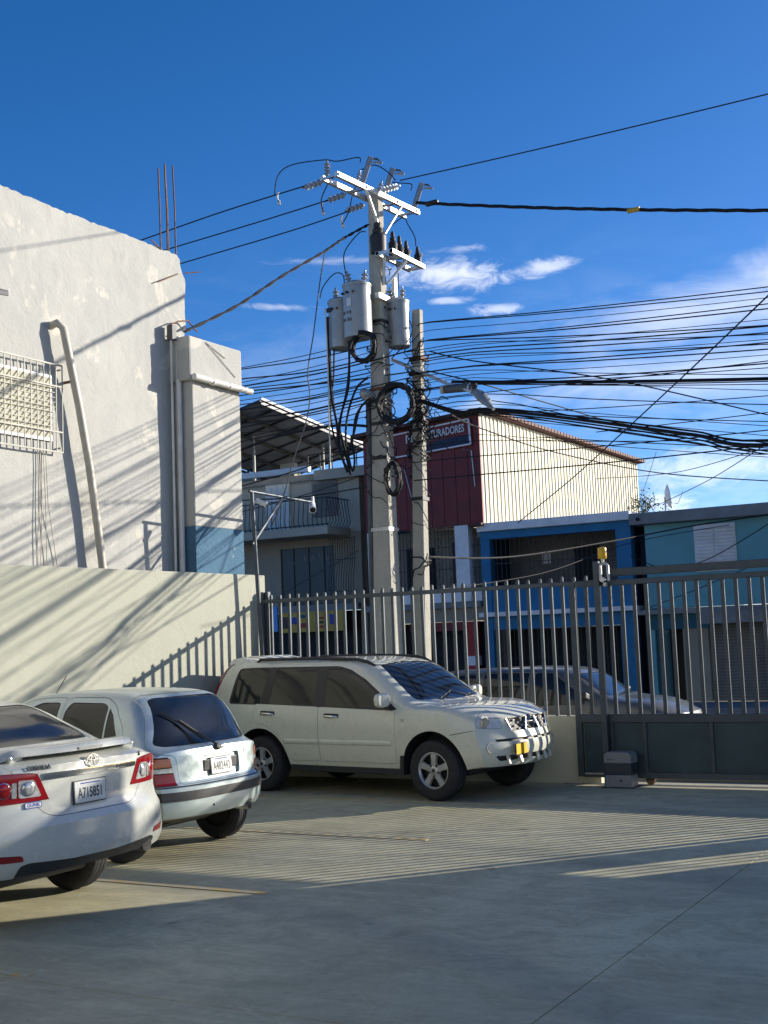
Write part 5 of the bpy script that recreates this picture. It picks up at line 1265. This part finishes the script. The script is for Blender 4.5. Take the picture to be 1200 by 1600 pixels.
# second, shorter pole
P2B, P2T = wy(660, 1040, 4.4), wy(652, 485, 4.4); P2B = P2B+(P2B-P2T)*(P2B.z/(P2T.z-P2B.z))
sp2 = empty('comms_pole', P2B, label='shorter plain concrete pole tangled with cables, right of the utility pole', cat='pole')
taper(Vector((0, 0, 0)), P2T-P2B, .27, .155).build('shaft', 'concrete', sp2)
def p2_at(z): return P2B.lerp(P2T, (z-P2B.z)/(P2T.z-P2B.z))
for z, m_ in ((6.72, 'rust'), (6.45, 'darksteel'), (5.95, 'darksteel'), (5.75, 'black'), (5.6, 'black'), (5.45, 'darksteel'), (4.25, 'darksteel')):
    w = .12; MB().box(-w, w, -w, w, -.03, .03).build('band', m_, sp2, loc=p2_at(z)-P2B)
# street lamp arm and head on the shorter pole, small lamp on the tall pole
sl = empty('street_lamp', p2_at(6.2), label='street lamp head on a long arm over the corrugated wall', cat='street lamp'); so_ = p2_at(6.2)
pa = [wy(x, y, Y)-so_ for x, y, Y in ((612, 562, 4.2), (652, 578, 4.25), (700, 600, 4.0), (738, 612, 3.8))]
MB().tube(pa, .03, 8).build('arm', 'zinc', sl, smooth=50)
q0, q1 = wy(740, 612, 3.8)-so_, wy(771, 640, 3.6)-so_
m = MB(); d = (q1-q0); n_ = d.cross(Vector((0, 1, 0))).normalized()
vs = []; fs = []
for i in range(9):
    t = i/8; c = q0.lerp(q1, t); r1 = .05+.11*math.sin(math.pi*min(1, t*1.1+.05))**.7; up2 = Vector((.62, 0, .78)); sd2 = Vector((0, 1, 0))
    for k in range(12):
        a = 2*math.pi*k/12; vs.append(c+sd2*math.cos(a)*r1+up2*(math.sin(a)*r1*(.75 if math.sin(a) > 0 else .35)))
for i in range(8):
    for k in range(12): fs.append((i*12+k, i*12+(k+1) % 12, (i+1)*12+(k+1) % 12, (i+1)*12+k))
fs += [tuple(range(11, -1, -1)), tuple(96+k for k in range(12))]
m.add(vs, fs); m.build('head', 'can', sl, smooth=50)
MB().lathe([(.045, 0), (.05, .02), (.05, .08), (.03, .1)], q0+Vector((.02, 0, .04)), (0, 0, 1), 10).build('photocell', 'black', sl)
jb = empty('splice_closure', wy(690, 609, 3.9), label='dark grey cable splice case hung among cables beside the shorter pole', cat='splice case'); jo = wy(690, 609, 3.9); je = wy(738, 605, 3.9)-jo
MB().tube([(0, 0, 0), je*.06, je*.08, je*.9, je*.92, je], [.055, .06, .07, .07, .06, .05], 10).build('case', 'cablegrey', jb, smooth=50)
MB().tube([je*.9, je*.93], .078, 10).build('end_cap', 'zinc', jb, smooth=50); MB().tube([(0, 0, 0), je*.1], .074, 10).build('end_cap', 'pvcold', jb, smooth=50)
MB().tube([je*.2, je*.2+Vector((0, 0, .09))], .008, 4).build('hanger', 'steel', jb); MB().tube([je*.8, je*.8+Vector((0, 0, .09))], .008, 4).build('hanger', 'steel', jb)
l2 = empty('pole_lamp', wy(583, 618, 3.75), label='small pale lamp head on the tall pole, pointing left', cat='street lamp'); lo_ = wy(583, 618, 3.75)
e_ = wy(562, 613, 3.6)-lo_
MB().tube([(.03, .05, -.02), e_*.2, e_*.5, e_*.85, e_], [.035, .075, .09, .08, .03], 12).build('head', 'can', l2, smooth=50)
MB().tube([e_*.35+Vector((0, 0, -.07)), e_*.8+Vector((0, 0, -.06))], .05, 10).build('lens', 'clearlens', l2, smooth=50)
# far pole down the street, out of view to the right, where the cables end
P3 = Vector((27, 4.1, 0)); p3 = empty('far_pole', P3, label='concrete pole further along the street, out of the picture', cat='pole')
taper(Vector((0, 0, 0)), Vector((0, 0, 10.2)), .38, .2).build('shaft', 'concrete', p3)

# ------------------------------------------------------------------ cables
def smooth_pts(P_, n=10):
    P_ = [Vector(p) for p in P_]; out = []
    if len(P_) == 2: return [P_[0].lerp(P_[1], i/n) for i in range(n+1)]
    for i in range(len(P_)-1):
        p0, p1, p2, p3_ = P_[max(i-1, 0)], P_[i], P_[i+1], P_[min(i+2, len(P_)-1)]
        for k in range(n):
            t = k/n; out.append(.5*((2*p1)+(-p0+p2)*t+(2*p0-5*p1+4*p2-p3_)*t*t+(-p0+3*p1-3*p2+p3_)*t**3))
    return out+[P_[-1]]
def cable(pts, r, m='cable', label=None, group=None, name='cable', n=10, sides=5, cat='cable', parent=None):
    pts = smooth_pts(pts, n); o = pts[0]
    ob_ = MB().tube([p-o for p in pts], r, sides).build(name, m, loc=o, smooth=60, label=label, cat=cat, group=group) if parent is None else MB().tube(pts, r, sides).build(name, m, parent, smooth=60)
    return ob_
G_R = 'cables strung from the poles towards the right'; L_R = 'thin dark cable among the many strung from the poles towards the right'
def right_span(x0, y0, x1, y1, r, Y0=4.1, Y1=4.1, label=L_R, group=G_R, m='cable', sag=.0035, start=None):
    A, B = wy(x0, y0, Y0), wy(x1, y1, Y1); A0 = start or A
    s = (B-A); k = s.z/s.x; pts = []
    for i in range(15):
        X = A.x+(26.8-A.x)*i/14; t = X-A.x; tb = B.x-A.x
        z = A.z + (k-sag*tb)*t + sag*t*t; y = Y0+(Y1-Y0)*min(1.5, t/tb)
        pts.append(Vector((X, y, max(2.6, min(z, 10.1)))))
    if start is not None: pts = [Vector(start)]+pts[0:]
    return cable(pts, r*.85, m, label, group, n=3)
Z = lambda x, y: (740+x/2.609, 380+y/2.609)
spans = [((0, 305), (1200, 178), .011), ((0, 309), (1200, 197), .011), ((0, 377), (1200, 247), .011), ((0, 381), (1200, 267), .013), ((0, 390), (1200, 335), .012), ((0, 430), (1200, 338), .014),
         ((0, 404), (1200, 372), .009), ((0, 445), (1200, 365), .013), ((0, 455), (1200, 412), .010), ((0, 500), (1200, 405), .013), ((0, 502), (1200, 432), .013), ((0, 517), (1200, 535), .008),
         ((0, 570), (1200, 490), .014), ((0, 577), (1200, 508), .009), ((0, 574), (1200, 575), .009), ((60, 615), (1200, 658), .010), ((30, 610), (1200, 480), .010), ((60, 697), (1200, 622), .009),
         ((140, 690), (1200, 727), .009), ((500, 770), (1200, 690), .009), ((20, 805), (1200, 800), .008), ((20, 868), (1200, 762), .011), ((30, 943), (1200, 822), .013), ((100, 690), (1200, 860), .011),
         ((60, 640), (1200, 850), .010), ((250, 790), (1200, 835), .009),
         ((0, 340), (1200, 222), .007), ((0, 415), (1200, 310), .007), ((0, 470), (1200, 392), .007), ((0, 535), (1200, 455), .007), ((0, 548), (1200, 600), .007), ((60, 655), (1200, 745), .007), ((60, 670), (1200, 785), .007), ((150, 720), (1200, 810), .007), ((30, 780), (1200, 872), .007)]
ORD = ['first', 'second', 'third', 'fourth', 'fifth', 'sixth', 'seventh', 'eighth', 'ninth', 'tenth', 'eleventh', 'twelfth', 'thirteenth', 'fourteenth', 'fifteenth', 'sixteenth', 'seventeenth', 'eighteenth', 'nineteenth', 'twentieth',
       'twenty-first', 'twenty-second', 'twenty-third', 'twenty-fourth', 'twenty-fifth', 'twenty-sixth', 'twenty-seventh', 'twenty-eighth', 'twenty-ninth', 'thirtieth', 'thirty-first', 'thirty-second', 'thirty-third', 'thirty-fourth', 'thirty-fifth', 'thirty-sixth']
rank = {k: i for i, k in enumerate(sorted(range(len(spans)), key=lambda k: spans[k][1][1]))}
for k, (a, b, r) in enumerate(spans):
    (xa, ya), (xb, yb) = Z(*a), Z(*b); yy = 4.1+.12*math.sin(k*2.1)
    z0 = max(4.4, min(7.0, wy(xa, ya, yy).z)); st = Vector((P2B.x+.14, yy, wy(xa, ya, yy).z+.02)) if a[0] < 70 else None
    if st is not None and ya < 530:
        xa2 = 672; ya = ya+(ya-yb)/(xb-xa)*(xa-xa2)*.85; xa = xa2; z1 = min(P2T.z-.06, wy(xa, ya, yy).z+.02); st = p2_at(z1)+Vector((.05, -.07, 0))
    right_span(xa, ya, xb, yb, r, yy, yy, 'thin street cable, %s from the top where the thin cables leave the right edge' % ORD[rank[k]], G_R, start=st)
# the two heavy bundles, each several cables lashed together
for k, dz in enumerate((0, .03, -.028, .012)):
    (xa, ya), (xb, yb) = Z(-90, 568), Z(1200, 556); A = wy(xa, ya, 4.0); right_span(xa, ya, xb, yb, (.018, .013, .011, .010)[k], 4.0+.02*k, 4.0+.03*k, 'cable of the heavy level bundle running right from the shorter pole', 'cables of the level bundle').location.z += dz
for k, dz in enumerate((0, .045, -.04, .02, -.075)):
    pts = [wy(*Z(x, y), Y) for x, y, Y in ((-220, 640, 4.2), (-60, 690, 4.2), (20, 683, 4.15), (250, 698, 4.0), (600, 742, 3.9), (900, 783, 3.8), (1250, 822, 3.7))]
    e2 = pts[-1]+(pts[-1]-pts[-2])*3.5; e2.z = pts[-1].z-.05; pts += [e2, Vector((26.8, 4.1, 6.2))]
    fan = lambda i: dz*(.4+.2*i)
    cable([p+Vector((0, .02*k, fan(i))) for i, p in enumerate(pts)], (.026, .016, .014, .012, .010)[k], label='cable of the heavy sagging bundle sweeping down to the right', group='cables of the sagging bundle', n=8)
# crossing and dropping cables
def drop(pix, r, label, m='cable', group=None, n=8):
    return cable([wy(x, y, Y) for x, y, Y in pix], r, m, label, group, n=n)
zz = lambda *l: [(*Z(x, y), Y) for x, y, Y in l]
drop(zz((-180, 440, 4.4), (0, 480, 4.4), (570, 557, 5.5), (1200, 700, 7)), .012, 'cable sloping down right across the level cables')
drop(zz((-190, 520, 4.4), (20, 570, 4.6), (330, 660, 7), (640, 742, 9), (1200, 815, 11)), .012, 'cable sloping from the shorter pole above the corrugated wall')
drop(zz((180, 1140, 15.5), (400, 960, 13), (620, 760, 10), (900, 500, 7), (1230, 185, 4.2)), .014, 'long diagonal service cable rising to the upper right corner')
drop(zz((-90, 700, 4.4), (30, 755, 6), (330, 852, 10), (760, 937, 13), (1250, 972, 15)), .014, 'cable sagging across the corrugated wall to the right edge')
drop(zz((750, 1068, 17), (960, 965, 13), (1170, 835, 7), (1250, 790, 6)), .009, 'thin cable rising from the satellite dish to the bundle')
drop(zz((665, 1075, 17.5), (700, 985, 17.4), (745, 850, 17.3)), .008, 'thin wire standing up behind the satellite dish', 'wire')
drop(zz((500, 960, 15), (820, 935, 12), (1150, 845, 7)), .008, 'faint thin cable above the satellite dish')
drop([(660, 870, 4.6), (800, 870, 9), (960, 845, 13), (1080, 822, 15.4), (1230, 800, 15.4)], .018, 'thick low cable crossing the houses behind the gate')
drop([(985, 868, 15.2), (1040, 888, 15.2), (1110, 872, 14), (1230, 800, 12)], .012, 'slack cable loop in front of the teal house wall')
drop([(660, 925, 4.6), (850, 895, 10), (985, 848, 15), (1140, 820, 15.3)], .009, 'thin cable from the shorter pole to the teal house')
drop([(1000, 955, 15.6), (1100, 916, 14), (1230, 860, 12)], .010, 'thin cable in front of the teal house ledge')
drop([(560, 860, 4.0), (480, 905, 10), (432, 935, 15)], .010, 'thin service cable running down left to the dark shop window')
# primary wires
primary_r = right_span(625, 282, 1200, 147, .013, 3.75, 3.75, 'single high wire rising to the upper right from the pole top', None, sag=.002)
# twisted cable
tw = []
A, B = wy(650, 317, 4.6), wy(1200, 329, 4.3)
for ph in range(3):
    pts = []
    for i in range(150):
        t = i/149; X = A.x+(26.8-A.x)*t**1.6; u = (X-A.x)/(B.x-A.x); z = A.z+(B.z-A.z)*u-.04*math.sin(math.pi*min(u, 1))+.0045*max(0, X-6)**2; y = A.y+(B.y-A.y)*min(u, 2)
        a = X*5.2+ph*2.094; pts.append(Vector((X, y+.018*math.cos(a), min(10, z)+.018*math.sin(a))))
    o = pts[0]; MB().tube([p-o for p in pts], .0155, 5).build('cable', 'cable', loc=o, smooth=60, label='strand of the thick twisted black cable leaving the crossarm rightwards', cat='cable', group='strands of the twisted cable')
tg = wy(990, 328, 4.4); MB().tube([(-.1, 0, 0), (.1, 0, -.005)], .042, 8).build('cable_tag', 'shopyellow', loc=tg, label='small yellow tag clipped on the twisted cable', cat='tag')
bt = wy(672, 318, 4.6); MB().tube([(-.09, 0, 0), (-.06, 0, 0), (.12, 0, .003), (.16, 0, .003)], [.03, .05, .05, .03], 8).build('dead_end_clamp', 'black', loc=bt, label='black clamp where the twisted cable meets the crossarm', cat='clamp')
# wires leaving left
def left_span(pix, r, label, group=None, m='cable', Y=3.9):
    pts = [wy(x, y, (Y if len(q) < 3 else q[2])) for q in pix for x, y in (q[:2],)]
    e2 = pts[-1]+(pts[-1]-pts[-2])*2.2; return cable(pts+[e2], r, m, label, group, n=6)
G_L = 'cables strung from the poles towards the left'; L_L = 'thin dark cable among those strung from the poles towards the left'
yA = co.y+y0+.1
left_span([(478, 290, yA), (350, 330, yA), (218, 376, yA)], .012, 'uppermost of three parallel wires leaving the crossarm to the left')
left_span([(515, 312, 3.3), (400, 348, 3.3), (250, 393, 3.3)], .012, 'middle of three parallel wires leaving the crossarm to the left')
left_span([(545, 330, 3.85), (450, 362, 3.85), (285, 411, 3.85)], .012, 'lowest of three parallel wires leaving the crossarm to the left')
for k in range(2):
    A = pole_at(9.1); pts = [A+Vector((-.1, -.1, 0)), wy(538, 372, 3.2), wy(505, 394, 2.7), wy(440, 432, 1.6), wy(370, 478, .5), wy(289, 518, -.75)]
    pp = smooth_pts(pts, 14); pp = [p+Vector((.016*math.cos(i*.8+k*3.14), 0, .016*math.sin(i*.8+k*3.14))) for i, p in enumerate(pp)]
    o = pp[0]; MB().tube([p-o for p in pp], .014, 5).build('cable', 'cable', loc=o, smooth=60, label='strand of the twisted service cable from the pole to the white building', cat='cable', group='strands of the service cable')
lefts = [((580, 540), (376, 577), .011), ((580, 560), (376, 592), .013), ((650, 545), (376, 604), .014), ((580, 575), (376, 608), .010), ((580, 582), (376, 618), .011), ((650, 580), (376, 612), .013), ((578, 600), (376, 641), .011),
         ((578, 598), (376, 632), .010), ((580, 617), (376, 655), .018), ((580, 628), (376, 662), .011), ((578, 640), (376, 690), .010), ((580, 622), (376, 668), .013), ((578, 530), (376, 575), .008), ((640, 590), (376, 640), .010), ((575, 690), (376, 760), .012), ((575, 760), (376, 782), .012), ((575, 740), (376, 800), .008), ((580, 550), (376, 598), .007), ((578, 590), (376, 626), .007), ((580, 608), (376, 648), .007), ((578, 650), (376, 676), .007), ((576, 630), (376, 684), .007)]
rank = {k: i for i, k in enumerate(sorted(range(len(lefts)), key=lambda k: lefts[k][1][1]))}
for k, (a, b, r) in enumerate(lefts):
    yy = 3.75+.1*math.sin(k*1.7); mx, my = (a[0]+b[0])/2, (a[1]+b[1])/2+4+2*math.sin(k)
    left_span([(*a, yy), (mx, my, yy), (*b, yy)], r, 'thin cable, %s from the top where cables pass behind the white column' % ORD[rank[k]], G_L)
left_span([(576, 666, 3.75), (540, 664, 3.75), (500, 668, 3.75), (440, 680, 3.8), (376, 702, 3.9)], .026, 'thick cable sagging level to the left below the lamp head')
# slack loops and drops hanging left of the tall pole
G_D = 'slack cables looping left of the tall pole'; L_D = 'black slack cable hanging in a long loop left of the tall pole'
for k, P_ in enumerate((((548, 440), (547, 520), (543, 600), (530, 660), (527, 690), (535, 716), (545, 735)), ((545, 528), (545, 600), (533, 650), (531, 690), (540, 710), (552, 680), (562, 640), (578, 622)),
        ((512, 495), (514, 560), (518, 620), (526, 660), (530, 700), (543, 738)), ((522, 545), (521, 590), (516, 640), (524, 690), (540, 712), (550, 690), (556, 650), (570, 628)),
        ((575, 590), (558, 605), (545, 640), (540, 680), (546, 720), (551, 736), (554, 720), (550, 690)), ((514, 500), (517, 590), (524, 650), (533, 680), (548, 742)))):
    cable([wy(x, y, 3.45+.04*k) for x, y in P_], .017+.003*(k % 3), 'cable', L_D, G_D, n=6)
cable([wy(x, y, 3.4) for x, y in ((508, 392), (500, 440), (490, 520), (481, 580), (484, 620), (478, 660), (458, 720), (441, 782), (425, 820))], .011, 'cablegrey', 'long thin slanting wire falling left from the twisted service cable', n=6)
cable([wy(x, y, 3.5) for x, y in ((508, 482), (511, 540), (513, 600), (516, 720))], .013, 'pvc', 'thin pale pipe hanging left of the transformers', n=6, cat='pipe')
# jumpers round the pole top
for P_, Y, lab in ((((429, 305), (434, 275), (455, 258), (505, 250), (527, 252), (560, 246), (563, 254)), 2.6, 'jumper wire arching over the crossarm to the far left clamp'),
        (((563, 266), (585, 258), (605, 268), (618, 282)), 3.9, 'short jumper wire arching right of the crossarm'), (((505, 330), (502, 312), (512, 288), (520, 278)), 3.0, 'jumper wire left of the crossarm, under the top wire'),
        (((535, 350), (545, 330), (552, 300), (558, 290)), 3.7, 'jumper wire left of the pole under the crossarm'), (((605, 284), (625, 286), (643, 288), (642, 298)), 4.6, 'jumper wire at the right end of the crossarm'),
        (((612, 352), (630, 340), (638, 352), (648, 370), (650, 385)), 4.4, 'lead wire dropping from the crossarm to the bracket'), (((540, 428), (538, 395), (560, 365), (572, 362)), 3.4, 'lead wire rising from the front transformer bushing'),
        (((500, 466), (505, 448), (522, 428), (536, 430), (538, 450)), 3.4, 'lead wire curving into the left transformer'), (((622, 452), (622, 425), (618, 412)), 4.2, 'lead wire above the right transformer'), (((640, 500), (644, 515), (638, 532), (612, 560)), 4.1, 'lead wire below the right transformer')):
    cable([wy(x, y, Y) for x, y in P_], .010, 'cable', lab, n=6, name='jumper_wire', cat='wire')
# clamps on the three left wires
for (x, y, Y, lab) in ((435, 306, yA, 'bright clamp hanging on the uppermost left wire'), (504, 322, 3.3, 'grey clamp hanging on the middle left wire'), (535, 342, 3.85, 'grey clamp hanging on the lowest left wire')):
    c0 = wy(x, y, Y); cl_ = empty('wire_clamp', c0, label=lab, cat='clamp')
    MB().tube([(0, 0, .06), (-.03, 0, -.02), (.0, 0, -.12)], .018, 6).build('hook', 'zinc', cl_); MB().lathe([(.02, 0), (.035, .03), (.02, .08)], (.01, 0, -.16), (0, 0, 1), 8).build('bolt', 'zinc', cl_)
# coiled spare cable
def coil(px, py, Y, rx, rz, turns, r, label, tilt=0., seed=1):
    c0 = wy(px, py, Y); rr = random.Random(seed); pts = []
    for i in range(turns*22):
        a = 2*math.pi*i/22; k = 1+rr.uniform(-.05, .05)+.05*math.sin(a*.37); pts.append(Vector((rx*k*math.cos(a), .05*math.sin(a*.31)+rr.uniform(-.03, .03)+tilt*rx*math.cos(a), rz*k*math.sin(a)+.02*math.sin(a*.23))))
    MB().tube(pts, r, 5).build('cable_coil', 'cable', loc=c0, smooth=60, label=label, cat='cable coil')
coil(619, 630, 3.62, .30, .32, 12, .026, 'large coil of black cable hung between the two poles', .2, 2)
coil(568, 542, 3.3, .22, .24, 8, .022, 'coil of black cable hung below the transformers', .1, 3)
coil(614, 748, 3.55, .15, .26, 7, .018, 'narrow coil of grey black cable low on the tall pole', -.2, 4)
# tangles of thin ties wrapped round both poles
def tangle(parent, org, at, z0, z1, w, n, seed, label=None):
    rr = random.Random(seed); m = MB()
    for k in range(n):
        z = rr.uniform(z0, z1); p = at(z); pts = []; ph = rr.uniform(0, 6.28); q = rr.uniform(.25, .8); dz = rr.uniform(-.7, .7)
        for i in range(9):
            a = ph+q*math.pi*i/8*2; rad = w*rr.uniform(.95, 1.35); pts.append(p+Vector((rad*max(-1, min(1, 1.3*math.cos(a))), rad*max(-1, min(1, 1.3*math.sin(a))), dz*i/8+rr.uniform(-.05, .05)))-org)
        m.tube(smooth_pts(pts, 4), rr.uniform(.006, .013), 4)
    o = m.build('cable_tangle', 'cable', parent, smooth=60); o['kind'] = 'stuff'
tangle(sp2, P2B, p2_at, 4.9, 6.6, .135, 46, 5); tangle(sp2, P2B, p2_at, 2.6, 4.8, .125, 8, 8); tangle(up_, PB, pole_at, 4.3, 6.2, .18, 26, 6); tangle(up_, PB, pole_at, 6.2, 8.2, .17, 10, 9)
rr = random.Random(21); m = MB(); c0 = p2_at(5.55)
for k in range(24):
    pts = [c0+Vector((.12+rr.uniform(-.1, .1), -.1, rr.uniform(-.4, .4)))]
    for i in range(4): pts.append(pts[-1]+Vector((rr.uniform(-.1, .18), rr.uniform(-.08, .04), rr.uniform(-.22, .16))))
    m.tube(smooth_pts([p-P2B for p in pts], 4), .009, 4)
o = m.build('loose_ends', 'cable', sp2, smooth=60); o['kind'] = 'stuff'

# ------------------------------------------------------------------ old white estate car parked outside the fence
def make_wagon():
    sp = dict(x=(-2.1, 2.1), n_st=48,
        zb=[(-2.1, .32), (-1.5, .22), (1.5, .22), (2.1, .3)], zs=[(-2.1, .78), (0, .80), (1.0, .80), (2.1, .66)],
        zt=[(-2.1, .92), (-2.0, 1.05), (-1.75, 1.30), (-1.5, 1.355), (-.4, 1.385), (.3, 1.36), (.58, 1.29), (.95, 1.02), (1.12, .955), (1.6, .90), (1.95, .80), (2.1, .72)],
        w=[(-2.1, .78), (0, .82), (2.1, .76)], tum=[(-2.1, .2), (0, .24), (.9, .25), (1.3, .1), (2.1, .1)], n=[(-2.1, 5), (0, 6), (1, 4.5), (2.1, 4)],
        bl=(.6, .8), br=.1, bf=.22, pr_z=[(.3, .03), (.6, 0), (1.3, 0)], pf_z=[(.3, .05), (.5, 0), (.8, .08)])
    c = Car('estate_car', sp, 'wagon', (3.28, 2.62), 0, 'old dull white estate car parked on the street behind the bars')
    c.root.location.z = -.02
    c.set_wells([(1.3, .29, .35), (-1.25, .29, .35)], .5, .81); h = c.h
    wins = [rpoly(q, .03, 2) for q in ([(-1.72, .88), (-1.55, 1.27), (-.92, 1.30), (-.92, .86)], [(-.86, .86), (-.86, 1.305), (-.15, 1.31), (-.15, .85)], [(-.05, .85), (-.05, 1.305), (.22, 1.295), (.72, .95), (.72, .86)])]
    for sg, rg in ((-1, RS), (1, LS)):
        for dr, q in ((rpoly([(-.9, .3), (-.9, 1.33), (-.11, 1.335), (-.11, .3)], .04, 2), wins[1]), (rpoly([(-.1, .3), (-.1, 1.335), (.24, 1.32), (.8, .93), (.8, .3)], .04, 2), wins[2])):
            d = c.piece('door', dr, 'y', rg, 'wagon', .004, 0, [(q, 'y', rg)], arch=True); c.piece('window', q, 'y', rg, 'glassgrey', .002, -.006, parent=d, cut=False)
            hx = q[0][0]+.1; y = h.side(hx, .74, sg); MB().box(hx-.08, hx+.08, min(y, y+.02*sg), max(y, y+.02*sg), .72, .755).build('handle', 'trim', d)
        c.piece('window', wins[0], 'y', rg, 'glassgrey', .002, -.006)
        MB().bar((.78, sg*.8, .95), (.76, sg*.95, 1.0), .1, .09).build('mirror', 'trim', c.root, bevel=.02)
        c.piece('headlamp', rpoly([(sg*.4, .56), (sg*.4, .68), (sg*1., .68), (sg*1., .56)], .02, 2), 'x', (1.75, 2.6), 'clearlens', .003, .002)
        c.piece('tail_lamp', rpoly([(sg*.62, .6), (sg*.62, .85), (sg*1., .85), (sg*1., .6)], .02, 2), 'x', (-2.6, -1.9), 'redlens', .003, .002)
    c.piece('windscreen', rpoly([(-.62, .97), (-.55, 1.28), (.55, 1.28), (.62, .97)], .05, 3), 'x', (.4, 1.4), 'glass', 0, -.004)
    c.piece('rear_window', rpoly([(-.6, .98), (-.54, 1.27), (.54, 1.27), (.6, .98)], .05, 3), 'x', (-2.6, -1.6), 'glass', 0, -.004)
    MB().box(-1.9, 1.9, -.5, .5, .16, .3).build('underbody', 'black', c.root)
    c.body()
    for x in (1.3, -1.25):
        for sg in (1, -1): c.wheel(x, sg*.72, .29, .17, .18, sg)
make_wagon()
